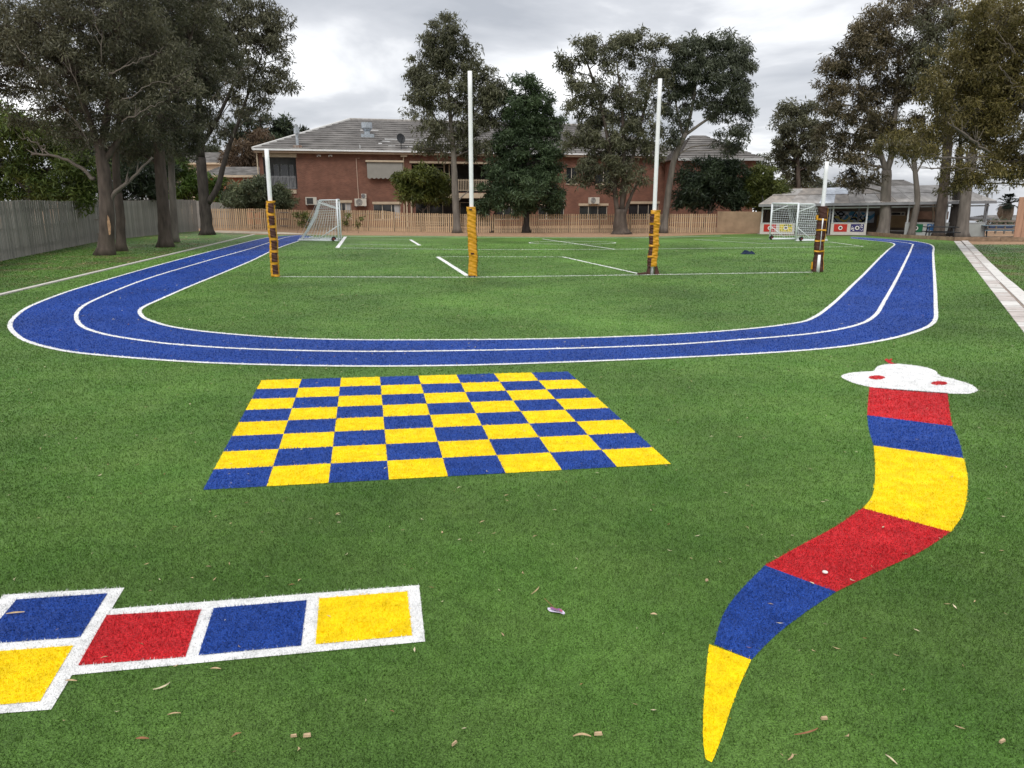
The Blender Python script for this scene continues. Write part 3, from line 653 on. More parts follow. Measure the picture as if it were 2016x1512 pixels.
x, z = FR.at(515, 300); mb = MB(); mb.tube([(xL-.12, -.1, EZ), (xL-.12, -.1, 0)], .06, 8); mb.build('downpipe', CREAM, bd)
def ac(px0, px1, py0, py1, fanside, legs=True):
    b_ = R(px0, px1, py0, py1, -.3); a_ = empty('air_conditioner', (b_[0], -.35, b_[2]), parent=bd); w, h = b_[1]-b_[0], b_[3]-b_[2]
    mb = MB(); mb.box(0, w, 0, .32, 0, h); mb.build('casing', M('ac_cream', (.60, .57, .50), .6, .06, 3), a_)
    if fanside == 'dark':
        mb = MB(); mb.box(w*.1, w*.68, -.02, -.001, h*.1, h*.88); mb.build('fan_grille', M('grille_dark', (.05, .05, .05), .6, .2, 20), a_)
    else:
        cx, r = w*.38 if w > h else w*.5, min(h, w)*.42; mb = MB()
        for q in (1, .75, .5, .25): mb.tube([(cx+r*q*math.cos(t), -.015, h*.5+r*q*math.sin(t)) for t in np.linspace(0, 2*math.pi, 17)], .018, 4, cap=False)
        mb.build('fan_grille', GREYP, a_)
    if legs: mb = MB(); mb.box(w*.1, w*.16, 0, .32, -.08, 0); mb.box(w*.84, w*.9, 0, .32, -.08, 0); mb.build('bracket', GREYP, a_)
ac(601, 623, 388, 403, 'dark'); ac(698, 721, 391, 405.5, 'fan'); ac(711.5, 721, 381.5, 390.5, 'fan', False); ac(1160, 1180, 388.5, 401, 'fan')
# right wing with its own hip roof
WA, WB = W(1340, 390, 63.5), W(1486, 390, 63.5); FW = Frame(WA, WB)
wg = empty('brick_wing', FW.A, FW.rz, label='right brick wing with hipped tiled roof behind the dark bushes', cat='building')
ez = FW.at(1410, 312)[1]; wl = FW.at(1486, 350)[0]
mb = wall_mb(0, wl, 0, ez, [[wl*.32, wl*.5, ez-2.0, ez-.5]]); mb.quad((0, 0, 0), (0, 0, ez), (0, 8, ez), (0, 8, 0)); mb.quad((wl, 0, 0), (wl, 8, 0), (wl, 8, ez), (wl, 0, ez)); mb.build('wall', BRICK, wg)
window(wg, wl*.32, wl*.5, ez-2.0, ez-.5, split=(.5,))
mb = MB(); e = .45; rh_ = 2.6; c = [(-e, -e, ez), (wl+e, -e, ez), (wl+e, 8+e, ez), (-e, 8+e, ez)]; r0, r1 = (1.6, 4, ez+rh_-.3), (wl-4.0, 4, ez+rh_-.3)
tiled_slope(mb, c[0], c[1], r0, r1, 10); tiled_slope(mb, c[1], c[2], r1, r1, 16); tiled_slope(mb, c[3], c[0], r0, r0, 16); mb.quad(c[2], c[3], r0, r1); tile_edges(mb.build('roof', TILE, wg))
mb = MB(); mb.box(-e-.05, wl+e+.05, -e-.08, -e-.02, ez-.2, ez+.02); mb.build('fascia', LTGREY, wg)
# small brick house on the left, roofs further off
def small_house(name, label, px0, px1, pe, pr, Y, wallm, inset=.25, wins=()):
    A, B = W(px0, 390, Y), W(px1, 390, Y); F = Frame(A, B); h = empty(name, F.A, F.rz, label=label, cat='house'); zb = -5 if Y == 95 else 0; L_ = (B-A).length; z = F.at((px0+px1)/2, pe)[1]
    D_ = 4.0; zr = F.at((px0+px1)/2, pr, D_)[1]
    mb = wall_mb(0, L_, zb, z, [[L_*a_, L_*b_, z-1.5, z-.3] for a_, b_ in wins]); mb.quad((L_, 0, 0), (L_, 8, 0), (L_, 8, z), (L_, 0, z)); mb.quad((0, 0, 0), (0, 0, z), (0, 8, z), (0, 8, 0)); mb.build('wall', wallm, h)
    for a_, b_ in wins: window(h, L_*a_, L_*b_, z-1.5, z-.3, split=(.5,), fm=WHITE)
    mb = MB(); c = [(-.4, -.4, z), (L_+.4, -.4, z), (L_+.4, 8.4, z), (-.4, 8.4, z)]; r0, r1 = (L_*inset, D_, zr), (L_*(1-inset*.3), D_, zr)
    tiled_slope(mb, c[0], c[1], r0, r1, 12); tiled_slope(mb, c[1], c[2], r1, r1, 12); tiled_slope(mb, c[3], c[0], r0, r0, 12); mb.quad(c[2], c[3], r0, r1); tile_edges(mb.build('roof', TILE, h))
    mb = MB(); mb.box(-.45, L_+.45, -.5, -.42, z-.12, z+.1); mb.build('gutter', CREAM, h)
    return h
small_house('brick_house', 'small orange brick house with grey tiled roof left of the big building', 400, 513, 347, 329, 72, BRICKR, .1, ((.72, .82), (.86, .95)))
small_house('tiled_house', 'distant cream house with tiled roof seen between the left trunks', 300, 452, 322, 300, 92, CREAM, .2)
small_house('grey_roof_house', 'grey roofed house behind the shelter and right trunks', 1700, 1812, 374, 354, 75, BRICK, .12)
def shed(name, label, px0, px1, py, Y, tilt):
    A, B = W(px0, py, Y), W(px1, py, Y); r = empty(name, (A.x, A.y, 0), label=label, cat='shed'); L_ = B.x-A.x; z = A.z
    mb = MB(); mb.box(.1, L_-.1, .1, 3, 0, z-.05); mb.build('wall', GREYP, r)
    mb = MB(); n_ = int(L_/.09); vs_ = []
    for i in range(n_+1):
        xx = L_*i/n_; dzz = .025*(i % 2); vs_ += [(xx, 0, z+dzz-tilt*xx), (xx, 3.2, z+.45+dzz-tilt*xx)]
    mb.add(vs_, [(2*i, 2*i+2, 2*i+3, 2*i+1) for i in range(n_)]); mb.box(-.02, L_, -.03, -.005, z-.12-tilt*L_, z+.03); mb.build('roof', M('white_iron', (.62, .64, .66), .5, .1, 3), r)
shed('garden_shed', 'white roofed shed just above the grey fence at left', 108, 192, 385, 47, .06)
shed('lean_to_shed', 'pale corrugated lean-to roof above the grey fence between the trunks', 240, 292, 390, 56, -.0)

# ------------------------------------------------------------------ shelter shed
SA, SB = G(1497, 460.5), G(1942, 465.5); FS = Frame(SA, SB)
sh = empty('shelter_shed', FS.A, FS.rz, label='open fronted school shelter with long corrugated roof and painted half walls', cat='shelter')
def S(px0, px1, py0, py1, off=0):
    x0, z1 = FS.at(px0, py0, off); x1, _ = FS.at(px1, py0, off); _, z0 = FS.at((px0+px1)/2, py1, off); return [x0, x1, z0, z1]
SL = FS.at(1942, 440)[0]; zeL = FS.at(1502, 403)[1]; zeR = FS.at(1940, 396)[1]; ze = (zeL+zeR)/2
DEP = 6.5; zt = FS.at(1700, 369.5, DEP)[1]
def zroof(x, y): return zeL+(zeR-zeL)*x/SL+(zt-ze)*(y+.5)/(DEP+.5)
nsh = 15; RM = [M('roof_iron_%s' % c, col, .75, .3, 2.2, stretch=(1, .25, 1), col2=c2) for c, col, c2 in zip('abcd', ((.42, .39, .365), (.48, .455, .43), (.37, .34, .315), (.74, .78, .84)), ((.54, .51, .48), (.58, .56, .54), (.48, .43, .38), (.8, .84, .9)))]
for row in (0, 1):
    for i in range(nsh):
        x0, x1 = -.3+(SL+.6)*i/nsh, -.3+(SL+.6)*(i+1)/nsh; y0, y1 = (-.5, DEP*.52) if row == 0 else (DEP*.5, DEP)
        def shear(x, y): return x + (2.0*(1-(x+.3)/(SL+.6)) - 1.1*(x+.3)/(SL+.6))*(y+.5)/(DEP+.5)
        mb = MB(); nn = 11; vs_ = []; dz0 = .02 if row == 0 else .05
        for k in range(nn*2+1):
            xx = x0+(x1-x0)*k/(nn*2)*.995; c_ = .04*(k % 2) + random.uniform(-.002, .002)
            for yy_ in (y0, y1): vs_.append((shear(xx, yy_), yy_, zroof(xx, yy_)+dz0+c_+.03*random.random()*(k == 0)))
        mb.add(vs_, [(2*k, 2*k+2, 2*k+3, 2*k+1) for k in range(nn*2)])
        m_ = RM[3] if i in (4,) or (i == 5 and row == 1) else random.choice(RM[:3]) if i < 9 else RM[1]
        mb.build('roof_sheet', m_, sh)
mb = MB()
for i in range(12):
    x = .1+(SL-.2)*i/11; mb.bar((x, -.35, zroof(x, -.35)-.1), (x, DEP-.1, zroof(x, DEP-.1)-.1), .06, .12)
mb.build('rafters', DARK, sh, kind='stuff')
mb = MB(); mb.bar((-.3, -.5, zeL-.06), (SL+.3, -.5, zeR-.06), .05, .18); mb.build('gutter', GREYP, sh)
mb = MB(); mb.bar((0, -.1, zeL-.30), (SL, -.1, zeR-.30), .07, .09); mb.build('head_beam', LTGREY, sh)
for px in (1500, 1633, 1639, 1706, 1787, 1851, 1862, 1941):
    x = FS.at(px, 430)[0]; z = zroof(x, -.1)-.12; mb = MB(); mb.box(x-.05, x+.05, -.06, .04, 0, z); mb.build('post', GREYP if px in (1633, 1941) else LTGREY, sh)
for px in (1560, 1690, 1800, 1900, 1938):
    x = FS.at(px, 430, 3.2)[0]; mb = MB(); mb.box(x-.06, x+.06, 3.2, 3.32, 0, zroof(x, 3.2)-.1); mb.build('inner_post', GREYP, sh)
HW = M('half_wall_cream', (.50, .48, .43), .8, .08, 2); HWG = M('half_wall_grey', (.37, .385, .37), .8, .1, 2)
half = [(S(1497, 1565, 439, 460), HW), (S(1636, 1706.5, 438.5, 461), HW), (S(1782, 1840, 438.5, 463), HWG), (S(1840, 1876, 438.5, 463), HWG), (S(1890, 1939, 438.5, 464), HWG)]
hw_o = []
for b_, m_ in half:
    mb = MB(); mb.box(b_[0], b_[1], -.08, .0, 0.0, b_[3]-.03); o = mb.build('half_wall', m_, sh); mb = MB(); mb.box(b_[0], b_[1], -.1, .02, b_[3]-.03, b_[3]+.02); mb.build('rail_cap', LTGREY, o); hw_o.append(o)
def painted(b_, base, ring, marks, seed, parent):
    x0, x1, z0, z1 = b_; rnd = random.Random(seed); f = MB(); f.box(x0, x1, -.1, -.082, z0, z1); f.build('painted_panel', base, parent)
    cx, cz, r = (x0+x1)/2, (z0+z1)/2, (z1-z0)*.27
    if ring:
        for rr_, m_, yy_ in ((r, ring, -.105), (r*.55, BLACKM, -.109)):
            mb = MB(); mb.add([(cx+rr_*math.cos(t), yy_, cz+rr_*math.sin(t)) for t in np.linspace(0, 2*math.pi, 16, endpoint=False)], [tuple(range(16))[::-1]]); mb.build('emblem', m_, parent)
    if marks:
        mb = MB()
        for _ in range(26):
            px_, pz_ = rnd.uniform(x0+.06, x1-.06), rnd.uniform(z0+.05, z1-.05)
            if math.hypot(px_-cx, pz_-cz) < r*1.25: continue
            a_ = rnd.uniform(0, 3); s_ = rnd.uniform(.03, .06); mb.add([(px_+s_*k*math.cos(a_+t), -.104, pz_+s_*k*math.sin(a_+t)) for t, k in ((0, 1.4), (1.57, .6), (3.14, 1.4), (4.71, .6))], [(3,2,1,0)])
        mb.build('painted_marks', marks, parent)
PR = M('panel_red', (.42, .03, .02), .7, .12, 4); PN = M('panel_navy', (.035, .03, .12), .7, .12, 4); PY = M('panel_yellow', (.60, .48, .03), .7, .12, 4); PG = M('panel_green', (.01, .12, .05), .7, .12, 4); PB = M('panel_blue', (.03, .12, .30), .7, .12, 4)
PW = M('panel_white', (.7, .68, .64), .7, .1, 4)
painted(S(1504, 1528, 441.5, 456), PR, PW, None, 1, hw_o[0]); painted(S(1535, 1560, 441, 456), PY, PW, PG, 2, hw_o[0])
painted(S(1642, 1668, 441, 456), PR, PW, None, 3, hw_o[1]); painted(S(1675, 1701, 441, 456), PN, PW, PW, 4, hw_o[1])
painted(S(1790, 1817, 441, 457), PG, PW, None, 5, hw_o[2]); painted(S(1825, 1839, 441, 457), PB, None, PW, 6, hw_o[2])
# interior back wall, windows, mural, benches
bw = MB(); x0, x1 = -.1, SL-1.3; bw.quad((x0, DEP-.1, 0), (x1, DEP-.1, 0), (x1, DEP-.1, zt), (x0, DEP-.1, zt)); bw.build('back_wall', M('brown_boards', (.17, .13, .10), .85, .3, 1.2), sh)
mb = MB(); b_ = S(1728, 1785, 424, 456, DEP-.3); mb.box(b_[0], b_[1], DEP-.32, DEP-.2, .35, b_[3]); mb.build('tan_board', M('tan_board', (.33, .225, .12), .85, .12, 2), sh)
mb = MB(); b_ = S(1790, 1868, 416, 438, DEP-.3); mb.box(b_[0], b_[1], DEP-.34, DEP-.2, 1.0, b_[3]); mb.build('tan_board', M('brick_pink', (.33, .2, .14), .85, .3, 2), sh)
b_ = S(1742, 1782, 417, 423, DEP-.35); window(sh, b_[0], b_[1], b_[2]-.05, b_[3], y=DEP-.42, split=(.2, .8))
b_ = S(1880, 1900, 412, 425, DEP-.35); window(sh, b_[0], b_[1], b_[2], b_[3], y=DEP-.42, split=(.5,))
mural = MB(); b_ = S(1612, 1722, 416, 438, DEP-.4); mural.box(b_[0], b_[1], DEP-.5, DEP-.4, b_[2], b_[3]); mu = mural.build('mural', M('mural_pale', (.42, .47, .55), .8, .2, 3), sh)
mur = random.Random(5)
for k, (m_, n_, w_2) in enumerate(((M('mural_blue', (.08, .27, .48), .8, .1, 2), 5, .16), (M('mural_yellow', (.62, .53, .14), .8, .1, 2), 3, .10), (M('mural_black', (.02, .02, .03), .8, .1, 2), 9, .07), (PW, 4, .05))):
    mb = MB(); yk = DEP-.51-.003*k
    for i in range(n_):
        cx = mur.uniform(b_[0]+.3, b_[1]-.9); cz = mur.uniform(b_[2]+.15, b_[3]-.15); L_ = mur.uniform(.5, 1.3); ph = mur.uniform(0, 6); N = 12; vs_ = []
        for j in range(N+1):
            xx = min(b_[1], cx+L_*j/N); zz = cz+.16*math.sin(ph+j*.6); w2 = w_2*(1.2-abs(j/N-.5)); vs_ += [(xx, yk, max(b_[2], zz-w2)), (xx, yk, min(b_[3], zz+w2))]
        mb.add(vs_, [(2*j, 2*j+2, 2*j+3, 2*j+1) for j in range(N)])
    mb.build('painted_shapes', m_, mu, kind='stuff')
for px in (1803, 1832, 1838): 
    a_ = FS.at(px, 418, 4); mb = MB(); mb.bar((a_[0], 4, zroof(a_[0], 4)-.15), (a_[0]+random.uniform(-.5, .5), 4, .9), .12, .1); mb.build('slanted_timber', M('pale_timber', (.48, .38, .28), .8, .2, 4), sh)
mb = MB(); mb.quad((-.2, -.6, .004), (SL+.3, -.6, .004), (SL+.3, DEP, .004), (-.2, DEP, .004)); mb.build('floor_slab', M('grey_slab', (.24, .21, .19), .9, .2, 1.5), sh)
def small_bench(px0, px1, py, off, mat):
    x0, z = FS.at(px0, py, off); x1, _ = FS.at(px1, py, off); P = FS.A+FS.u*x0+FS.n*off
    r = empty('bench', (P.x, P.y, 0), FS.rz, label='low white bench inside the shelter before the tan board' , cat='bench')
    mb = MB(); mb.box(0, x1-x0, 0, .35, z-.06, z); mb.build('seat', mat, r)
    for xx in (.15, x1-x0-.2): mb = MB(); mb.box(xx, xx+.06, .05, .3, 0, z-.06); mb.build('leg', DARK, r)
small_bench(1746, 1786, 453.5, 3.0, PW)

# ------------------------------------------------------------------ raised edge in front of the shelter
ed = GL([(1707, 462.5), (1735, 465), (1775, 468.5), (1878, 474), (2060, 474.5)])
sl = empty('sleeper_edging', ed[0], label='low timber sleeper edging below the right hand trees', cat='edging')
for a_, b_ in zip(ed[:-1], ed[1:]):
    n_ = max(1, round((b_-a_).length/2.4))
    for i in range(n_):
        p, q = a_.lerp(b_, i/n_), a_.lerp(b_, (i+.99)/n_)
        mb = MB(); mb.bar(p-ed[0]+Vector((0, 0, .11)), q-ed[0]+Vector((0, 0, .11)), .12, .24); mb.build('sleeper', SLEEPER, sl)
pf = [p+Vector((0, .08, 0)) for p in ed] + [Vector((62, ed[-1].y, 0)), Vector((62, 65.5, 0)), Vector((FS.A+FS.u*SL+FS.n*(-.7)).xyz)+Vector((0, 0, 0)), Vector((FS.A+FS.u*8.0+FS.n*(-.7)).xyz)]
mb = MB(); mb.add([(p.x, p.y, .0035) for p in pf], [tuple(range(len(pf)))]); mb.build('tree_bed', M('leaf_littered_dirt', (.17, .125, .09), .95, .3, 4, bump=.5, bscale=20), kind='structure')
def table(px, py, w, label, cm, d=.8):
    P = G(px, py); r = empty('picnic_table', (P.x, P.y, 0), FS.rz, label=label, cat='picnic table')
    for z, y0, y1, nm in ((.78, .35, 1.05, 'tabletop'), (.46, -.15, .12, 'seat'), (.46, 1.28, 1.55, 'seat')):
        mb = MB(); mb.box(0, w, y0, y1, z-.05, z); mb.build(nm, cm, r)
    for xx in (.25, w-.3):
        mb = MB(); mb.bar((xx, .0, .42), (xx, 1.4, .42), .05); mb.bar((xx, .2, 0), (xx, .45, .73), .06); mb.bar((xx, 1.2, 0), (xx, .95, .73), .06); mb.build('leg', BLACKM, r)
table(1822, 470.3, 2.0, 'dark picnic table among the trunks in front of the shelter', BLACKM)
table(1936, 466.5, 3.2, 'blue grey topped picnic table at the far right edge', M('bluegrey_seat', (.16, .22, .27), .6, .1, 3))
# post and rail fence at right
P0, P1 = G(1942, 460), G(2080, 460); rf_ = empty('rail_fence', P0, label='dark open rail fence beyond the right hand picnic table', cat='fence')
for i in range(9): p = P0.lerp(P1, i/8)-P0; mb = MB(); mb.box(p.x-.05, p.x+.05, p.y-.05, p.y+.05, 0, .98); mb.build('fence_post', TIMBER, rf_)
for z in (.35, .65, .93): mb = MB(); mb.bar(Vector((0, -.09, z)), P1-P0+Vector((0, -.09, z)), .05, .11); mb.build('rail', TIMBER, rf_)
for px, h_, lab in ((1950, .75, 'blue backpack rack post'),): pass
# crates/bags behind the rail: low dark blue bench line
P0 = G(1948, 457.5); mb = MB(); mb.box(0, 5, 0, .5, .25, .55); mb.build('storage_bench', M('navy_board', (.03, .05, .11), .7, .3, 6), loc=P0, label='long navy storage bench behind the rail fence', cat='bench')
# tan tower, distant roofs
TP = W(2006, 440, 45); mb = MB(); 
for i in range(7): mb.box(i*.45, i*.45+.43, 0, .06, 0, W(2006, 388, 45).z)
tw = empty('timber_screen', (TP.x-.2, TP.y, 0), label='tall pinkish timber clad structure at the right edge', cat='play structure')
me = MB().box(0, .43, 0, .06, 0, 1).mesh('plank'); me.materials.append(M('pink_timber', (.42, .24, .16), .8, .15, 3, stretch=(2, 2, .5)))
for i in range(8): o = link('plank', me, None, tw, loc=(i*.45, 0, 0)); o.scale = (1, 1, W(2006, 388, 45).z)
small_house('striped_roof_house', 'far low house with pale striped roof below the palm', 1962, 2050, 436, 424, 95, GREYP, .15)

# ------------------------------------------------------------------ trees
EUC = leaf_mat('eucalypt_leaf', (.070, .074, .042), (.185, .185, .108))
EUCD = leaf_mat('eucalypt_leaf_dark', (.062, .064, .038), (.165, .16, .095))
EUCG = leaf_mat('eucalypt_leaf_green', (.050, .064, .040), (.14, .155, .10))
OLIVE = leaf_mat('olive_leaf', (.075, .064, .020), (.23, .19, .062))
GREEN = leaf_mat('dense_green_leaf', (.036, .062, .027), (.11, .16, .075))
LIME = leaf_mat('bright_green_leaf', (.05, .10, .018), (.17, .26, .05))
DKG = leaf_mat('dark_green_leaf', (.018, .030, .018), (.062, .09, .042))
YGR = leaf_mat('yellow_green_leaf', (.06, .085, .02), (.20, .22, .05))
PALEG = leaf_mat('grey_green_leaf', (.07, .09, .05), (.20, .23, .12))
def leaves_mesh(name, clumps, size, droop, seed):
    rg = np.random.default_rng(seed); VV = []; TT = []
    for (c, r, n_, tint) in clumps:
        p = rg.normal(0, 1, (n_, 3)); p /= np.linalg.norm(p, axis=1)[:, None]+1e-9; p *= (rg.uniform(0, 1, n_)**.45)[:, None]
        p = p*np.array([r, r, r*.72])+np.array(c)
        ax = rg.normal(0, 1, (n_, 3)); ax[:, 2] -= droop; ax /= np.linalg.norm(ax, axis=1)[:, None]
        sd = np.cross(ax, rg.normal(0, 1, (n_, 3))); sd /= np.linalg.norm(sd, axis=1)[:, None]+1e-9
        L_ = size[0]*rg.uniform(.6, 1.35, n_)[:, None]; w = size[1]*rg.uniform(.6, 1.3, n_)[:, None]/2
        VV.append(np.stack([p, p+ax*L_*.5+sd*w, p+ax*L_, p+ax*L_*.5-sd*w], 1).reshape(-1, 3))
        t = np.clip(tint+rg.normal(0, .17, n_), 0, 1); TT.append(np.repeat(t, 4))
    V = np.concatenate(VV); return np_mesh(name, V, [np.arange(len(V)).reshape(-1, 4)], np.concatenate(TT))
DM = 2.25
def tree(name, label, trunks, blobs, Y, leafm, barkm=BARK, dens=190, cl=.62, fsize=1.0, droop=.8, group=None, spread=1.0, fat=1.0, seed=0, limb=.10, twigs=True, cat='tree', lw=.30, bare=()):
    rnd = random.Random(seed*13+len(label)); s = Y*K/FPX
    tps = []; mb = MB(); ybase = None
    for (pp, r0, r1) in trunks:
        pts = []
        for i, p in enumerate(pp):
            yy_ = Y + (p[2] if len(p) > 2 else 0); q = W(p[0], p[1], yy_)
            pts.append(q)
        if pts[0].z < .6: pts[0].z = -.05
        pts = [Vector(q) for q in catmull([tuple(q) for q in pts], 4)]
        n_ = len(pts); rad = [r0+(r1-r0)*(i/(n_-1)) for i in range(n_)]
        if pts[0].z < .1:
            rad[0] *= 1.45; 
            if n_ > 2: rad[1] *= 1.1
        mb.tube(pts, rad, 10, wob=.07); tps += [(q, r) for q, r in zip(pts, rad)]
    bare_m = []
    for (pp, r0, r1) in bare:
        mbb = MB(); pts = [W(p[0], p[1], Y+(p[2]*.78 if len(p) > 2 else 0)) for p in pp]; pts = [Vector(q) for q in catmull([tuple(q) for q in pts], 4)]
        pts = [q+Vector((rnd.gauss(0, .045), rnd.gauss(0, .04), rnd.gauss(0, .045)))*(0 < i_ < len(pts)-1) for i_, q in enumerate(pts)]
        if len(pp[0]) > 2: r0 *= .7; r1 *= .7
        for k_ in range(3):
            q = pts[rnd.randrange(2, len(pts)-1)]; d_ = (pts[-1]-pts[0])*(1 if r1 < r0 else -1); d_.normalize(); e_ = q+(d_+Vector((rnd.uniform(-.8, .8), rnd.uniform(-.3, .3), rnd.uniform(-.3, .9)))).normalized()*rnd.uniform(.4, .9)
            mbb.tube([q, q.lerp(e_, .5)+Vector((0, 0, rnd.uniform(-.08, .08))), e_], [min(r0, r1)*.9+.006, min(r0, r1)*.6+.004, .005], 5, cap=False)
        mbb.tube(pts, [r0+(r1-r0)*i/(len(pts)-1) for i in range(len(pts))], 7, wob=.08); bare_m.append(mbb)
    base = tps[0][0].copy(); base.z = 0
    root = empty(name, base, label=label, cat=cat, group=group)
    clumps = []; nleaf = 0
    for bi, b_ in enumerate(blobs):
        cx, cy, rx, ry = b_[:4]; dmul = b_[4] if len(b_) > 4 else 1
        dy = rnd.uniform(-.5, .5)*rx*s*spread/K; c = W(cx, cy, Y+dy); RX, RY = rx*s*fat, ry*s*fat; RD = (RX+RY)/2*.9
        lo = [q for q in tps if q[0].z < c.z-.2] or tps[:1]
        st, sr = min(lo, key=lambda q: (q[0]-c).length+.45*abs(q[0].z-(c.z-RY*1.2)))
        mid = st.lerp(c, .5)+Vector((rnd.uniform(-.3, .3), rnd.uniform(-.3, .3), rnd.uniform(-.1, .45)))*min(1.2, (c-st).length*.18)
        lr = min(sr*.6, limb*(.6+RX*.22))
        lp_ = [Vector(q) for q in catmull([tuple(st), tuple(mid), tuple(c)], 4)]
        mb.tube(lp_, [lr+(lr*.35-lr)*i/(len(lp_)-1) for i in range(len(lp_))], 6, cap=False, wob=.1)
        nsub = max(6, int(4.2*RX*RY/(cl*cl))); per = int(dens*DM*math.pi*RX*RY*dmul/nsub)
        btint = rnd.uniform(.28, .62)
        for k in range(nsub):
            v = Vector((rnd.gauss(0, 1), rnd.gauss(0, 1), rnd.gauss(0, 1))).normalized()*(rnd.random()**.38)
            q = c+Vector((v.x*RX, v.y*RD, v.z*RY)); rr_ = cl*rnd.uniform(.55, 1.15)
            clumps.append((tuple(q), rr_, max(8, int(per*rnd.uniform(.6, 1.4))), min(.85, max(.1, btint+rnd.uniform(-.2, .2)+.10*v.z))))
            if twigs:
                a_ = lp_[rnd.randrange(len(lp_)//2, len(lp_))]; m2 = a_.lerp(q, .55)+Vector((rnd.uniform(-.15, .15), 0, rnd.uniform(-.25, .1)))
                tr_ = max(.012, lr*.28); mb.tube([a_, m2, q], [tr_, tr_*.7, tr_*.3], 4, cap=False)
    off = -base
    me = mb.mesh('trunk', True); me.transform(Matrix.Translation(off)); link('trunk', me, barkm, root)
    for mbb in bare_m: bme = mbb.mesh('bare_branch', True); bme.transform(Matrix.Translation(off)); link('bare_branch', bme, BAREM, root)
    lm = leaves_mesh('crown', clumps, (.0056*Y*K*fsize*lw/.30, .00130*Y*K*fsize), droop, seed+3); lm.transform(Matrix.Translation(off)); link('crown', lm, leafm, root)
    return root
BAREM = M('pale_branch', (.125, .105, .088), .85, .3, 3)
# left group
tree('gum_tree', 'nearest thick gum with scarred trunk beside the grey fence', [([(207,502),(211,440),(207,370),(202,320),(196,285)], .36, .24), ([(200,300),(170,220),(130,120),(90,40)], .17, .05), ([(200,300),(215,200),(230,90),(240,0)], .2, .06), ([(198,330),(250,255),(310,215),(380,150)], .13, .04)],
     [(60,40,120,80),(185,30,120,85),(40,125,95,60,1.1),(150,140,110,75),(270,100,95,80),(0,170,50,45,1.2),(95,210,90,50,.9),(230,215,85,55),(330,170,60,50),(-60,80,70,70),(120,-60,140,60),(250,-70,120,60),(170,270,60,35,.5)],
     32.2, EUCD, BARK, dens=215, cl=.55, seed=1, bare=[([(186,352),(150,325),(110,308),(62,304)], .10, .045), ([(84,306),(84,290),(60,277),(40,270)], .04, .015), ([(214,400),(236,372),(262,350),(300,310)], .11, .05), ([(215,150,-2.4),(235,135,-2.6),(270,122,-2.7),(300,108,-2.6),(322,92,-2.5)], .045, .012), ([(236,200,-2.2),(262,190,-2.6),(290,168,-2.7),(330,160,-2.6),(345,150,-2.5)], .04, .012), ([(30,85,-2),(60,120,-2.5),(95,150,-2.5),(140,200,-2)], .02, .05), ([(180,20,-2.5),(195,60,-2.6),(200,120,-2.5)], .015, .035), ([(130,100,-2.4),(150,160,-2.5),(170,230,-1.5)], .015, .045), ([(240,240,-2),(290,215,-2.5),(322,200,-2.6)], .05, .02), ([(100,190,-2.2),(150,245,-2),(190,300,-1)], .015, .05)], group='tall gum trees on the left verge')
tree('gum_tree', 'reddish trunked gum directly behind the nearest scarred gum', [([(238,494),(237,430),(232,380)], .24, .2), ([(232,380),(228,300),(240,200),(250,120)], .2, .08)],
     [(300,250,80,50,.8),(130,250,70,50,.7),(200,170,90,70),(110,100,90,70),(240,60,90,70),(20,60,80,60),(290,-20,90,60)], 34.7, EUC, BARK, dens=190, cl=.55, seed=2, group='tall gum trees on the left verge')
tree('gum_tree', 'straight thick grey trunk standing midway along the grey fence', [([(326,486),(323,430),(318,360),(313,290),(310,220)], .36, .24), ([(310,220),(300,120),(290,40)], .2, .07), ([(312,250),(350,150),(380,60)], .15, .05)],
     [(300,60,90,75),(370,60,70,70),(330,150,80,60),(280,190,70,55),(360,220,60,45),(380,-20,80,60),(300,270,75,38,.9),(250,290,55,32,.8),(400,130,50,50)], 37.6, EUCD, BARK, dens=190, cl=.58, seed=3, group='tall gum trees on the left verge')
tree('gum_tree', 'slender trunk tucked behind the straight thick one', [([(345,477),(342,420),(338,350),(337,280)], .22, .17), ([(337,280),(345,180),(365,80)], .16, .05)],
     [(360,110,60,60),(400,60,55,55),(340,240,60,45),(385,270,40,30,.7),(330,300,60,28,.9),(430,100,40,50)], 41.6, EUC, BARKL, dens=180, cl=.58, seed=4, group='tall gum trees on the left verge')
tree('gum_tree', 'dark forked gum at the far end of the grey fence', [([(409,463),(405,420),(400,370),(395,310)], .46, .34), ([(395,310),(390,240),(395,160),(410,90)], .33, .1), ([(409,400),(428,370),(440,325),(452,285),(470,240),(490,180),(515,110)], .24, .06), ([(395,290),(430,230),(470,140),(490,70)], .17, .05)],
     [(480,45,60,45),(440,20,60,45),(540,55,40,35,.8),(555,115,28,35,.7),(520,90,45,40,.8),(545,165,35,28,.6),(430,110,55,50),(485,150,50,40,.75),(380,180,45,50),(400,250,40,35,.6),(500,210,40,28,.5),(455,190,45,35,.6),(350,100,60,60),(440,250,35,20,.35),(575,165,15,22,.4),(530,10,35,25,.6)],
     50.4, EUCD, BARKD, dens=150, cl=.62, bare=[([(410,255),(430,235),(455,200),(470,165)], .05, .02), ([(402,110,-2),(430,140,-2.5),(450,150,-2.5)], .02, .03), ([(415,200,-2),(440,170,-2.4),(475,140,-2.5),(500,130,-2.3)], .05, .015), ([(455,275),(480,240),(520,215),(545,190)], .04, .012)], seed=5, droop=1.3, group='tall gum trees on the left verge')
gt_ = bpy.data.objects['gum_tree']
mb = MB(); P_ = W(214, 445, 31.84)-gt_.location
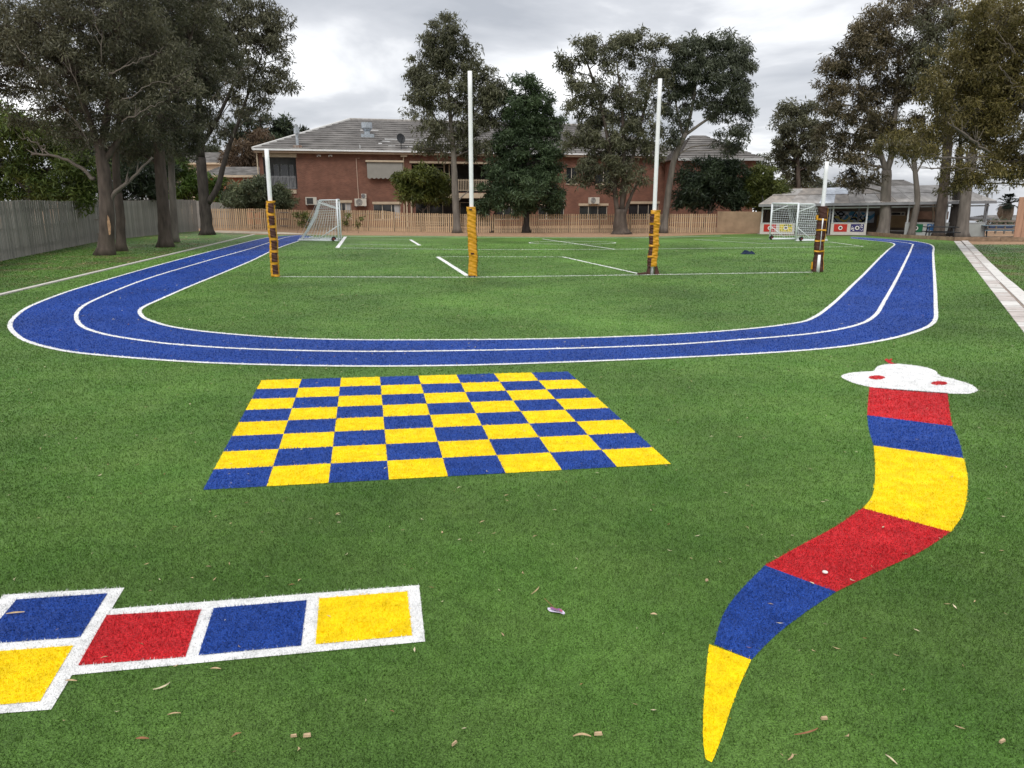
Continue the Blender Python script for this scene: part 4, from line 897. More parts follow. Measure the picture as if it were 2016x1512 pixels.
mb.add([(P_.x+a_*.07, P_.y+c_, P_.z+b_*.42) for a_, b_, c_ in ((-.6,-1,0),(.4,-.9,.03),(.9,0,.08),(.5,.9,.06),(-.1,1.2,.02),(-.8,.4,0))], [(0,1,2,3,4,5)]); mb.build('bark_scar', M('fresh_scar', (.36, .22, .13), .8, .3, 8), gt_)
# greenery behind the left fence
tree('leafy_tree', 'bright green spreading tree behind the near end of grey fence', [([(60,480),(60,400),(60,330)], .2, .12)], [(30,250,80,40),(100,270,70,45),(20,320,90,60),(100,330,80,60),(160,350,50,50,.9),(40,380,90,30),(-60,300,60,80),(130,390,60,20)], 40, leaf_mat('fresh_leaf', (.05, .09, .018), (.20, .26, .06)), BARKD, dens=170, cl=.7, fsize=1.4, droop=.2, seed=6)
tree('dark_tree', 'very dark tree filling the gap behind the nearest gums', [([(240,470),(240,400),(235,330)], .25, .15)], [(200,320,70,60),(260,330,60,60),(180,370,70,30),(270,380,50,20),(150,290,50,40),(300,340,50,50)], 50, DKG, BARKD, dens=130, cl=.9, fsize=1.2, droop=.2, seed=7)
tree('bright_bush', 'bright lime green bush left of the dark forked trunk', [([(370,450),(370,400),(368,370)], .12, .08)], [(355,345,35,35),(380,370,30,25),(350,385,30,15),(425,385,30,15),(420,360,18,20,.6),(300,388,22,12)], 64, LIME, BARKD, dens=260, cl=.7, fsize=1.2, droop=.1, seed=8, cat='bush')
tree('grey_green_shrub', 'pale grey green shrubs spilling over the fence by the balcony', [([(500,450),(500,420)], .1, .08)], [(480,385,28,20),(510,378,28,25),(540,390,26,20),(560,395,20,14),(470,400,22,10),(520,400,40,10)], 60.8, PALEG, BARKD, dens=330, cl=.55, fsize=1.0, droop=.0, fat=1.15, seed=9, cat='bush')
tree('round_dark_shrub', 'small dark round shrub left of the pale shrubs', [([(453,450),(453,420)], .1, .08)], [(453,385,12,18),(455,400,15,10)], 63, DKG, BARKD, dens=350, cl=.5, fsize=1.0, droop=.0, seed=10, cat='bush')
tree('pine_tree', 'broad dark pine rising behind the left end of the tiled roof', [([(515,400),(515,300),(512,230)], .4, .15)], [(500,235,28,16),(545,250,32,14),(575,262,28,9),(520,262,45,14),(560,240,12,8),(480,270,40,22),(540,280,40,14)], 95, DKG, BARKD, dens=90, cl=1.1, fsize=1.0, droop=-.3, seed=11)
tree('russet_tree', 'brownish sparse tree between the small house and forked gum', [([(490,400),(488,330)], .25, .15)], [(480,300,40,26,.8),(460,320,26,18,.8),(500,318,26,16,.8),(505,275,22,25,.6)], 80, leaf_mat('russet_leaf', (.08, .05, .03), (.2, .14, .08)), BARK, dens=140, cl=.9, seed=12)
tree('far_tree', 'distant low green tree seen past the forked gum', [([(420,400),(420,330)], .2, .1)], [(425,297,28,7),(400,302,20,7),(345,310,30,12)], 120, EUCG, BARK, dens=90, cl=1.2, seed=13)
for i_, (vb, lab) in enumerate((([(586,421,8,6),(602,426,10,9),(592,438,8,7),(612,434,5,8),(606,444,5,4)], 'green creeper on the picket fence left of the goal'), ([(683,425,6,6),(680,438,4,8)], 'green creeper on the picket fence just right of the goal'), ([(705,440,4,6),(712,430,4,4)], 'smallest creeper tuft on the picket fence'))):
    tree('fence_creeper', lab, [([(vb[0][0],454),(vb[0][0]+2,430)], .008, .006)], vb, 53.3, YGR, BARKD, dens=90, cl=.16, fsize=.8, droop=.2, seed=40+i_, limb=.015, cat='creeper', spread=.05)
# centre
tree('lemon_scented_gum', 'tall slim pale gum just left of the second goal post', [([(900,458),(898,420),(896,375),(894,330),(892,290)], .30, .2), ([(892,290),(886,220),(880,150),(876,90)], .2, .05), ([(893,300),(925,240),(955,190)], .11, .04), ([(892,285),(855,230),(830,180)], .1, .04), ([(898,400),(912,385),(930,370)], .07, .03)],
     [(874,62,38,24),(905,85,32,24),(860,95,36,26),(890,125,45,30),(835,140,34,28),(818,155,20,18,.8),(855,175,40,28,.9),(925,150,30,28),(962,165,28,26),(975,190,20,24),(945,205,36,28,.9),(895,195,40,28,.7),(830,205,32,22,.8),(845,240,34,20,.6),(925,245,40,24,.8),(880,255,40,18,.5),(965,235,22,22,.8),(858,290,38,18,.6),(905,295,40,18,.6),(945,290,30,20,.8)],
     53.5, EUC, BARKL, dens=165, cl=.62, fat=1.12, seed=14, droop=1.0, group='gums along the far fence')
tree('evergreen_tree', 'dense dark green conical tree between the two tall posts', [([(1036,458),(1036,420),(1038,350),(1038,250)], .32, .12), ([(968,457),(972,430),(985,400)], .16, .1)],
     [(1034,175,24,20),(1014,200,28,22),(1054,202,30,22),(1008,235,30,25),(1066,238,32,28),(1035,265,45,30),(1075,285,26,28),(1005,285,32,28),(1040,320,50,32),(1082,335,26,32),(1000,340,36,30),(1050,370,50,30),(1085,385,24,24),(1010,390,40,22),(975,370,28,28),(965,400,25,14),(1055,400,40,14)],
     54.0, GREEN, BARKD, dens=235, cl=.6, fsize=1.0, droop=.3, fat=1.2, seed=15)
tree('spreading_gum', 'wide airy gum with stout buttressed base left of third post', [([(1222,460),(1221,440),(1222,412)], .62, .42), ([(1216,425),(1205,330),(1190,240),(1165,150),(1150,110)], .2, .04), ([(1224,420),(1228,320),(1225,220),(1215,130)], .2, .05), ([(1228,425),(1245,380),(1262,350)], .15, .06), ([(1226,400),(1250,290),(1275,190),(1290,110)], .16, .04), ([(1262,350),(1275,300)], .06, .03)],
     [(1155,98,34,18),(1125,118,22,18,.9),(1118,138,16,12,.7),(1195,85,34,16),(1232,80,30,14),(1268,76,34,15),(1305,86,26,12),(1180,118,34,20,.7),(1255,108,34,20,.7),(1135,165,24,20,.8),(1160,185,32,24,.9),(1138,205,22,16,.7),(1205,175,30,28,.6),(1245,180,34,30,.9),(1290,150,30,28,.8),(1165,228,36,24),(1215,230,36,28,.8),(1265,235,36,30,.9),(1150,262,28,16),(1190,280,40,26),(1240,285,42,28),(1130,285,22,14,.8),(1195,325,40,24,.9),(1235,345,36,24,.6),(1160,330,30,18,.8),(1150,352,24,12,.6),(1285,290,24,30,.7),(1200,365,44,16,.5)],
     51.9, EUC, BARK, dens=160, cl=.6, fat=1.15, seed=16, droop=.8, group='gums along the far fence')
tree('leaning_gum', 'leaning pale trunked gum just right of the third post', [([(1306,457),(1312,410),(1320,350),(1330,305),(1350,262)], .28, .19), ([(1350,262),(1362,215),(1372,150),(1380,90)], .15, .04), ([(1350,265),(1385,240),(1420,215),(1445,170)], .12, .04), ([(1345,270),(1330,200),(1325,130)], .09, .03), ([(1328,310),(1360,290),(1400,285)], .06, .025)],
     [(1385,78,30,18),(1360,92,28,20),(1425,85,24,18),(1398,110,36,24),(1445,115,26,24),(1462,100,16,18),(1335,110,24,22,.8),(1370,140,36,26),(1420,150,38,28),(1462,150,22,28),(1330,155,30,26,.9),(1360,185,34,24,.8),(1410,195,36,24,.9),(1455,195,28,22),(1470,215,14,16),(1430,225,28,16,.8),(1315,200,28,24,.8),(1340,230,28,18,.5),(1445,262,24,18,.8),(1465,245,12,16,.7),(1435,285,18,18,.7),(1415,270,14,16,.5),(1320,262,24,20,.7),(1450,290,12,14,.6)],
     53.4, EUCG, BARKL, dens=180, cl=.6, fat=1.12, seed=17, droop=1.0, group='gums along the far fence')
tree('leafy_small_tree', 'small light green tree before the balcony left of the slim gum', [([(836,450),(835,430),(832,410)], .09, .07), ([(833,415),(850,398),(862,388)], .05, .02), ([(834,420),(815,402)], .04, .02)],
     [(825,345,28,16),(855,348,22,16),(800,358,24,16),(835,368,38,18),(872,368,14,18,.8),(800,378,24,12,.7),(860,385,26,12,.6),(785,365,10,10,.7),(830,390,40,8,.4)], 57.5, YGR, BARK, dens=230, cl=.55, fsize=1.25, droop=.6, fat=1.1, seed=18)
tree('dark_bushy_tree', 'low dark bushy tree with leaning stem beyond the leaning gum', [([(1378,456),(1390,430),(1402,400)], .1, .07), ([(1392,425),(1420,400)], .06, .03)],
     [(1390,350,45,26),(1430,350,38,28),(1360,370,30,24),(1400,382,48,22),(1445,385,26,20),(1350,395,24,14,.8),(1425,330,26,12)], 55, DKG, BARK, dens=230, cl=.7, fsize=1.1, droop=.1, fat=1.3, seed=19)
tree('olive_bush_tree', 'yellow green bushy tree left of the shelter roof', [([(1478,457),(1482,430),(1490,400)], .1, .06), ([(1500,457),(1505,430),(1512,405)], .08, .05), ([(1447,456),(1443,420),(1440,400)], .07, .04)],
     [(1490,350,28,18),(1515,358,22,18),(1480,375,28,20),(1515,380,28,16),(1465,385,20,18),(1500,395,38,12)], 55.5, YGR, BARKD, dens=300, cl=.6, fsize=1.0, droop=.1, fat=1.2, seed=20)
tree('rusty_gum', 'grey brown gum standing behind the left end of the shelter', [([(1575,420),(1572,370),(1570,300)], .3, .15)],
     [(1560,218,26,18),(1590,212,26,18),(1545,245,26,22),(1580,250,36,24),(1608,240,18,22),(1540,280,22,22),(1575,290,38,26),(1610,285,20,24,.8),(1540,312,22,20),(1575,330,40,24),(1612,322,18,18,.6),(1560,358,40,22)], 66, EUC, BARK, dens=130, cl=.8, fat=1.0, seed=21)
tree('low_far_bush', 'distant low scrub seen above the shelter roof', [([(1620,400),(1620,370)], .2, .1)], [(1620,362,18,8),(1495,312,24,14,.5),(1510,325,20,10,.6),(1640,368,20,6)], 85, EUCG, BARK, dens=120, cl=.9, seed=22, cat='bush')
# right group
RG = 'gum trees in front of the shelter'
tree('broad_gum', 'broad gum with knobbed pale trunk nearest the shelter half wall', [([(1738,460),(1742,430),(1744,380),(1746,335)], .42, .32), ([(1745,340),(1733,300),(1715,240),(1690,160)], .22, .06), ([(1746,340),(1758,290),(1765,200),(1770,100)], .24, .07), ([(1748,320),(1775,285),(1800,240)], .12, .04)],
     [(1800,18,60,26),(1745,42,50,30),(1700,72,38,34),(1672,95,28,30),(1655,130,30,26),(1635,120,18,18),(1700,125,45,34),(1760,105,50,36),(1640,168,28,24),(1680,185,42,28),(1740,175,50,36),(1630,205,20,18),(1655,228,32,22),(1705,235,45,30),(1760,240,45,34),(1630,262,22,18),(1660,285,38,22),(1640,300,20,16,.8),(1710,292,40,24,.8),(1670,320,32,20,.9),(1700,345,34,20),(1660,350,18,14,.8),(1690,368,16,14,.7),(1800,160,45,40),(1820,80,50,40,.7),(1860,30,50,34,.6)],
     49.6, leaf_mat('brown_olive_leaf', (.064, .054, .031), (.185, .15, .082)), BARKL, dens=160, cl=.66, fat=1.03, seed=23, group=RG)
tree('thin_gum', 'thin curved gum trunk second from left before the shelter', [([(1793,462),(1800,430),(1806,395),(1803,350),(1798,310)], .24, .15), ([(1800,340),(1785,315),(1765,300)], .06, .03), ([(1802,345),(1820,315),(1845,300)], .06, .03)],
     [(1800,280,45,26,.8),(1770,260,35,25,.7),(1840,265,40,28,.8)], 48.8, OLIVE, BARKL, dens=150, cl=.6, seed=24, group=RG)
tree('straight_gum', 'straight grey gum trunk behind the dark picnic table', [([(1848,463),(1852,420),(1858,370),(1864,310),(1868,240)], .36, .28), ([(1866,260),(1850,160),(1845,80)], .15, .05)],
     [(1850,120,55,45,.8),(1860,200,50,40,.8),(1830,60,50,40,.5),(1900,60,50,40,.5)], 48.0, EUC, BARK, dens=140, cl=.65, seed=25, group=RG)
tree('shaded_gum', 'darker inner trunk between the straight and widest right trunks', [([(1872,463),(1880,410),(1886,350),(1890,290)], .28, .22)],
     [(1890,250,50,40,.7),(1910,180,50,40,.7)], 48.6, EUC, BARKD, dens=130, cl=.65, seed=26, group=RG)
tree('widest_gum', 'widest pale trunk rightmost of those before the shelter', [([(1893,466),(1898,420),(1904,360),(1915,300)], .40, .30), ([(1912,310),(1930,220),(1950,120)], .2, .06)],
     [(1930,120,60,50),(1960,200,60,45),(1900,230,50,35),(1980,50,60,50),(1930,20,60,30,.6)], 46.8, OLIVE, BARKL, dens=160, cl=.65, seed=27, group=RG)
tree('overhanging_gum', 'near olive gum reaching in from beyond the right edge with bare pale branches', [([(2150,545),(2140,440),(2110,350),(2060,300)], .34, .22), ([(2060,300),(2000,310),(1945,308),(1880,311),(1800,310)], .09, .02), ([(2060,300),(2000,320),(1948,300),(1912,275),(1868,242)], .12, .05), ([(2110,350),(2050,330),(1950,330),(1880,332),(1790,330)], .07, .018), ([(2060,300),(2010,200),(1970,110)], .14, .04)],
     [(1990,95,70,50),(1950,140,55,40),(1890,165,55,36),(1995,185,60,45),(1930,205,60,36),(1870,215,45,28),(1830,160,32,24,.9),(1840,195,35,24,.9),(1985,265,60,40),(1910,262,52,24,.8),(1770,278,42,20),(1812,270,40,26),(1745,290,20,20,.8),(1790,305,36,14,.6),(1850,300,40,14,.6),(1960,335,55,30),(1900,342,50,24),(1990,340,26,12,.6),(1915,362,38,16,.8),(1870,360,34,16,.6),(2050,300,60,60),(2050,150,60,80),(1990,20,70,40),(2060,40,60,60),(1940,60,60,50),(1890,110,50,40),(2010,140,50,50),(1960,235,60,30),(1900,310,60,20,.5),(1990,310,50,30)],
     33, OLIVE, BARKL, dens=250, cl=.5, fsize=1.0, droop=.9, fat=1.08, seed=28, limb=.07, bare=[([(1948,300,-2),(1912,275,-2.5),(1885,255,-2.6),(1866,240,-2.6)], .075, .035), ([(1945,309,-2),(1910,312,-2.4),(1870,310,-2.5),(1830,304,-2.5)], .04, .02), ([(1925,333,-2.3),(1880,328,-2.5),(1820,330,-2.5),(1790,322,-2.5)], .03, .012), ([(1925,258,-2.5),(1924,290,-2.3)], .02, .03), ([(1960,75,-2.5),(1985,90,-2.5),(1998,108,-2.5)], .015, .03), ([(1968,130,-2.5),(1985,155,-2.5),(2000,180,-2.4)], .03, .015)])
tree('low_hedge', 'low dark scrub seen through the rail fence below the palm', [([(1965,470),(1965,450)], .1, .08)], [(1950,437,18,7),(1985,440,24,8),(2015,440,16,9),(1960,447,30,8),(2000,449,26,8)], 60, EUCG, BARKD, dens=110, cl=.5, seed=31, cat='hedge', twigs=False)
# palm
Pp = W(1983, 460, 62); Pt = W(1985, 401, 62); pr = empty('palm_tree', (Pp.x, Pp.y, 0), label='fan palm with shaggy skirt in the bright gap at right', cat='palm tree')
o0 = Vector((Pp.x, Pp.y, 0)); mb = MB(); mb.tube([Vector((0, 0, -.1)), Pt-o0], [.3, .28], 10); mb.build('trunk', BARK, pr)
mb = MB(); zt_ = (Pt-o0); mb.tube([zt_+Vector((0, 0, -1.6)), zt_+Vector((0, 0, -.9)), zt_+Vector((0, 0, -.2))], [.3, .62, .55], 12, wob=.25); mb.build('dead_frond_skirt', M('dead_frond', (.17, .135, .10), .9, .35, 6, stretch=(5, 5, .4)), pr)
fr = MB(); rnd = random.Random(3)
for k in range(34):
    a_ = rnd.uniform(0, 6.28); el_ = rnd.uniform(-.5, 1.3); d = Vector((math.cos(a_)*math.cos(el_), math.sin(a_)*math.cos(el_), math.sin(el_))); c = zt_+d*.6
    fr.tube([zt_, c], .03, 4)
    side = d.cross(Vector((0, 0, 1))).normalized()
    for j in range(-5, 6):
        t = j*.2; dd_ = (d*math.cos(t)+side*math.sin(t)); e_ = c+dd_*.6+Vector((0, 0, -.2)); w2 = side.cross(d)*.0+dd_.cross(Vector((0,0,1))).normalized()*.045; m2 = c+dd_*.32
        fr.add([c, m2+w2, e_, m2-w2], [(0,1,2,3)])
fr.build('crown', DKG, pr)
# power pole wires at right (thin)
# ------------------------------------------------------------------ goal posts
def pad(post, cxy, z0, z1, hw, hd, mats, lean=None, seed=0, bulge=0, panels=(), straps=(), flare=0):
    rnd = random.Random(seed); ph = [rnd.uniform(0, 6.28) for _ in range(6)]
    def surf(th, z, off=0):
        f = (z-z0)/(z1-z0); n_ = 3.2; c, s = math.cos(th), math.sin(th)
        r = 1/((abs(s)**n_+abs(c)**n_)**(1/n_)); wr = .006*math.sin(z*38+ph[0]+2*math.sin(th*2+ph[1]))+.005*math.sin(z*71+th*3+ph[2])+.008*math.sin(z*9+ph[3]+th)
        fl = 1+flare*max(0, .22-f)/.22
        ox = (lean(f) if lean else 0)+.012*math.sin(z*4+ph[4]); 
        return Vector((ox+(hw*fl+wr+off)*r*s, -(hd*fl+wr+off)*r*c, z))
    def sheet(t0, t1, a_, b_, off, nz, nt_):
        mb = MB(); vs_ = [surf(t0+(t1-t0)*j/nt_, a_+(b_-a_)*i/nz, off) for i in range(nz+1) for j in range(nt_+1)]
        mb.add(vs_, [(i*(nt_+1)+j, i*(nt_+1)+j+1, (i+1)*(nt_+1)+j+1, (i+1)*(nt_+1)+j) for i in range(nz) for j in range(nt_)]); return mb
    mb = sheet(0, 2*math.pi, z0, z1, 0, 90, 32); top = [surf(2*math.pi*j/32, z1) for j in range(32)]; bot = [surf(2*math.pi*j/32, z0) for j in range(32)]
    mb.add(top, [tuple(range(32))]); mb.add(bot, [tuple(range(32))[::-1]])
    mb.build('pad', mats[0], post, smooth=True)
    for (t0, t1, fa, fb) in panels:
        mb = sheet(t0, t1, z0+(z1-z0)*fa, z0+(z1-z0)*fb, .018, 20, 14); mb.build('pad_panel', mats[1], post, smooth=True)
    for (t0, t1, fa, fb, m_) in straps:
        mb = sheet(t0, t1, z0+(z1-z0)*fa, z0+(z1-z0)*fb, .026, 4, 32); mb.build('strap', m_, post)
def gpost(px, py, tpx, tpy, label, **kw):
    P = G(px, py); Yk = P.y/K; T = W(tpx, tpy, Yk); r = empty('goal_post', (P.x, P.y, 0), label=label, cat='goal post')
    mb = MB(); n_ = 10; mb.tube([Vector((0, 0, -.05)).lerp(Vector((0, 0, T.z)), i/n_) for i in range(n_+1)], .070, 16); mb.build('post', WHITE, r, smooth=True)
    return r, P.y/FPX
r, s = gpost(543, 545, 523, 293, 'short goal post at left with gold pad and brown front patches')
pn = [(-.25, .95, .035+k*.162, .035+k*.162+.125) for k in range(6)]
pad(r, None, .02, (545-403)*s*1.02, .135, .135, (YPAD, BPAD), seed=1, panels=pn, lean=lambda f: .0)
mb = MB(); mb.box(-.16, -.12, -.05, .02, 2.38, 2.47); mb.box(.12, .16, -.05, .02, 2.38, 2.47); mb.build('torn_flap', BPAD, r)
r, s = gpost(930, 545, 922, 140, 'tall white goal post with plain crumpled gold pad')
pad(r, None, .03, (545-414)*s*1.02, .15, .13, (YPAD, BPAD), seed=2, lean=lambda f: .02-.1*max(0, f-.55), panels=[(1.25, 1.7, .02, .16), (1.25, 1.7, .19, .48), (1.25, 1.7, .5, .62), (1.3, 1.7, .84, .92)], straps=[(-.35, .25, .32, .345, BPAD), (-.3, .2, .955, .975, BPAD), (-.9, .6, .0, .012, BLACKM)])
r, s = gpost(1283, 540, 1297, 155, 'tall white goal post with gold pad brown down its left side')
pad(r, None, .28, (540-420)*s*1.02, .16, .14, (YPAD, BPAD), seed=3, lean=lambda f: .05*f, panels=[(-1.35, -.35, .0+k*.195, .0+k*.195+.155) for k in range(5)], straps=[(-1.4, 1.4, .185+.195*k-.02, .185+.195*k+.012, YPAD) for k in range(4)])
mb = MB()
for sg, wd in ((-1, .10), (1, .16)):
    mb.add([(sg*.08, -.10, .30), (sg*(.09+wd*.5), -.08, .30), (sg*(.10+wd), -.10, .0), (sg*.09, -.14, .0), (sg*.08, .0, .30), (sg*(.09+wd*.5), .04, .30), (sg*(.10+wd), .06, .0), (sg*.09, .0, .0)], [(0,1,2,3),(7,6,5,4),(0,4,5,1),(1,5,6,2),(3,2,6,7),(0,3,7,4)])
mb.build('pad_flap', BPAD, r)
mb = MB(); mb.bar((-.2, -.1, .06), (-.52, -.2, .03), .12, .05); mb.build('loose_strap', BPAD, r)
r, s = gpost(1608, 535, 1621, 318, 'short goal post at right with brown pad gold edge and open slit')
pad(r, None, .02, (535-410)*s*1.0, .15, .13, (BPAD, YPAD), seed=4, flare=.35, panels=[(.72, 2.2, .03, .97)], straps=[(-1.5, 1.6, f-.013, f+.013, YPAD) for f in (.315, .475, .64, .80)])
mb = MB(); mb.tube([(-.035, -.185, 0), (-.03, -.175, .62)], [.06, .05], 10); mb.tube([(-.025, -.16, .8), (-.02, -.15, 1.6), (-.015, -.15, 1.9)], [.012, .016, .03], 8); mb.build('exposed_post_strip', WHITE, r, smooth=True)
mb = MB(); mb.box(-.24, -.2, -.08, -.02, .1, .36); mb.box(-.22, -.17, -.1, 0, 1.85, 2.02); mb.build('torn_flap', YPAD, r)

# ------------------------------------------------------------------ soccer goals
WHG = M('white_goal_frame', (.74, .77, .8), .4, .04, 3)
def soccer_goal(label, p0, p1, pb, pt, hz, wheelp):
    """p0,p1 ground points of the mouth posts; pb = ground offset to the rear foot; pt = horizontal offset of the top rear bar"""
    r = empty('soccer_goal', p0, label=label, cat='soccer goal'); m_ = p1-p0; z = Vector((0, 0, hz)); O = Vector((0, 0, 0))
    zf = Vector((0, 0, .05))
    mb = MB(); mb.tube([O, z], .055, 10); mb.tube([m_, m_+z], .055, 10); mb.tube([z, m_+z], .055, 10); mb.build('mouth_frame', WHG, r, smooth=True)
    mb = MB()
    for q in (O, m_): mb.tube([q+zf, q+pb+zf], .055, 8)
    mb.tube([pb+zf, m_+pb+zf], .055, 8); mb.build('base_frame', WHG, r, smooth=True)
    for q in (O, m_):
        mb = MB(); mb.tube([q+z, q+pt*.85+z*.995, q+pt+z*.97, q+pt*.9+z*.92, q+z*.78], .028, 8); mb.build('net_support', WHG, r, smooth=True); mb = MB(); mb.tube([q+pb*.55+zf, q+z*.38], .022, 6); mb.build('brace', WHG, r, smooth=True)
    mb = MB(); mb.tube([pt+z*.97, m_+pt+z*.97], .02, 6); mb.build('rear_bar', WHG, r)
    net = MB(); sp_ = .14
    def surf(u, v):    # v 0 top front .. 1 rear foot, sagging
        Lt, Lb = pt.length, (pb-pt).length+hz; L_ = Lt+Lb; s_ = v*L_
        if s_ < Lt: q = z+pt*(s_/Lt)
        else:
            f = (s_-Lt)/Lb; q = (z*.97+pt).lerp(pb, f) - pb.normalized()*.35*math.sin(math.pi*f)*.6
        return q+m_*u
    nu, nv = max(6, int(m_.length/sp_)), int((pt.length+(pb-pt).length+hz)/sp_)
    for i in range(nu+1): net.tube([surf(i/nu, j/nv)+Vector((random.uniform(-.015, .015), random.uniform(-.015, .015), 0)) for j in range(nv+1)], .0085, 3, cap=False)
    for j in range(nv+1): net.tube([surf(i/nu, j/nv)+Vector((0, 0, random.uniform(-.015, .015))) for i in range(nu+1)], .0085, 3, cap=False)
    for q in (O, m_):     # side nets
        n_ = 16
        for j in range(n_+1):
            zz = hz*j/n_
            f = 1-j/n_; back = pt.lerp(pb, f**.9); net.tube([q+Vector((0, 0, zz)), q+back*.5+Vector((0, 0, zz-.03)), q+back*.93+Vector((0, 0, zz*.97))], .0085, 3, cap=False)
        for j in range(13):
            f = j/12; net.tube([q+pt*f+z, q+pt.lerp(pb, .5)*f+z*.5, q+pb*f+zf], .0085, 3, cap=False)
    net.build('net', M('net_white', (.72, .75, .78), .7, .05, 3), r)
    for q in wheelp:
        mb = MB(); ax = m_.normalized(); c = q+Vector((0, 0, .14)); mb.tube([c-ax*.06, c+ax*.06], .15, 14); w = mb.build('wheel', BLACKM, r)
        mb = MB(); mb.tube([c-ax*.065, c+ax*.065], .07, 10); mb.build('hub', M('red_hub', (.2, .03, .03), .5, .1, 3), w)
    return r
g0, g1 = G(667, 475), G(671.5, 471.5); gb = G(588, 474.3)-g0; gt = gb*.46
soccer_goal('white portable soccer goal seen side on by the left bend', g0, g1, gb, gt, (475-397)/FPX*g0.y*1.0, [gb*.12])
h0, h1 = G(1566, 475), G(1515, 472); hb = G(1629, 474.8)-h0; ht = hb*.5
soccer_goal('white portable soccer goal in front of the shelter at right', h0, h1, hb, ht, (475-404)/FPX*h0.y*1.0, [hb*.17, h1-h0+hb*.05])

# ------------------------------------------------------------------ dark jumper on the grass
P = G(1472, 500.5); mb = MB(); rnd = random.Random(2); nx, ny = 22, 12; vs_ = []
for j in range(ny+1):
    for i in range(nx+1):
        u, v = i/nx, j/ny; e_ = min(1, 4*min(u, 1-u))*min(1, 4*min(v, 1-v)); hgt = e_*(.05+.09*abs(math.sin(u*7+v*3))+.05*math.sin(v*9+u*5)+.06*(u > .78))
        vs_.append((-.30+.62*u+.03*math.sin(v*8), -.12+.35*v+.03*math.sin(u*12), .004+max(0, hgt)))
mb.add(vs_, [(j*(nx+1)+i, j*(nx+1)+i+1, (j+1)*(nx+1)+i+1, (j+1)*(nx+1)+i) for j in range(ny) for i in range(nx)])
mb.build('dropped_jumper', M('navy_knit', (.012, .022, .05), .9, .3, 10, bump=.4), smooth=True, loc=P, label='dark navy jumper dropped on the pitch between the third and fourth posts', cat='clothing')

# ------------------------------------------------------------------ leaf litter and dropped things
LT = M('dry_leaf', (.42, .30, .17), .7, .35, 30); LT2 = M('pale_leaf', (.56, .48, .32), .7, .3, 30); WOOD = M('wood_chip', (.50, .36, .22), .8, .3, 20); RUST = M('rusty_leaf', (.26, .12, .06), .8, .3, 20)
def leaf_strip(L_, w, curve, arch, n_=7):
    mb = MB(); vs_ = []
    for i in range(n_):
        t = i/(n_-1); a_ = curve*(t-.5); x = L_*(t-.5); y = curve*L_*((t-.5)**2); ww = w/2*math.sin(math.pi*min(.97, max(.03, t)))**.7; z = .012+arch*math.sin(math.pi*t)
        vs_ += [(x, y-ww, z), (x, y+ww, z+.004)]
    mb.add(vs_, [(2*i, 2*i+2, 2*i+3, 2*i+1) for i in range(n_-1)]); return mb
def chip(L_, w, h_):
    mb = MB(); mb.add([(-L_/2,-w/2,0),(L_/2,-w*.4,0),(L_*.46,w/2,0),(-L_*.5,w*.4,0),(-L_*.45,-w*.4,h_),(L_*.42,-w*.35,h_*.8),(L_*.4,w*.4,h_),(-L_*.44,w*.3,h_*.9)], [(0,3,2,1),(4,5,6,7),(0,1,5,4),(1,2,6,5),(2,3,7,6),(3,0,4,7)]); return mb
def drop(kind, px, py, L_, rot, label, mat, w=.014, curve=.6):
    L_ *= .7; w *= .65
    P = G(px, py)
    if kind == 'leaf': o = leaf_strip(L_, w, curve, .008).build('fallen_leaf', mat, loc=(P.x, P.y, .006), label=label, cat='leaf')
    else: o = chip(L_, w, .014).build('wood_chip', mat, loc=(P.x, P.y, .014), label=label, cat='wood chip')
    o.rotation_euler = (random.uniform(-.1, .1), random.uniform(-.1, .1), rot)
drop('leaf', 322, 1360, .13, .75, 'curved pale leaf on the grass below the red hopscotch box', LT2, .013, 1.0)
drop('leaf', 140, 1347, .10, -.1, 'brown leaf beside the hopscotch border corner at left', LT, .014, .3)
drop('leaf', 425, 1323, .09, -.1, 'straight tan leaf under the blue hopscotch box', LT, .012, .2)
drop('chip', 605, 1454, .055, .2, 'larger wood chip of the pair at bottom centre left', WOOD, .03)
drop('chip', 579, 1455, .045, .1, 'smaller wood chip of the pair at bottom centre left', WOOD, .014)
drop('leaf', 1145, 1454, .13, .05, 'long brown leaf lying at the bottom centre', LT, .018, -.3)
drop('chip', 1178, 1451, .06, -.1, 'wood chip touching the long brown leaf at bottom centre', WOOD, .026)
drop('chip', 1391, 1147, .03, .4, 'tiny square wood chip left of the blue snake band', WOOD, .022)
drop('chip', 1622, 1420, .05, .1, 'wood chip right of the snake tail near the bottom', WOOD, .024)
drop('leaf', 1560, 1498, .10, 1.0, 'tan leaf at the bottom edge right of the snake tail', LT, .014, .8)
drop('leaf', 1752, 1502, .10, -1.2, 'thin leaf at the bottom edge far right', LT2, .010, .3)
drop('leaf', 280, 1462, .09, .1, 'brown leaf at the bottom left on the grass', RUST, .018, .3)
drop('chip', 895, 1470, .05, .9, 'narrow wood chip standing on the grass at bottom centre', WOOD, .014)
drop('leaf', 343, 1413, .09, .3, 'faint tan leaf under the curved pale leaf', LT, .009, .3)
drop('leaf', 1057, 1168, .15, 1.0, 'bent twig like leaf above the sweet wrapper', LT, .010, .5)
drop('leaf', 1287, 1215, .06, -.2, 'small pinkish leaf right of the sweet wrapper', WOOD, .018, .3)
drop('chip', 1972, 1465, .05, .4, 'wood chip at the bottom right corner', WOOD, .022)
drop('leaf', 30, 1213, .16, .15, 'long leaf lying on the blue hopscotch box at the left edge', LT, .018, .3)
drop('leaf', 1590, 1450, .20, .3, 'dull green brown leaf by the snake tail', RUST, .012, .4)
P = G(1095, 1206); wr = empty('sweet_wrapper', (P.x, P.y, .012), .0, label='small purple and white wrapper dropped on the grass at centre', cat='wrapper')
mb = MB(); n_ = 14
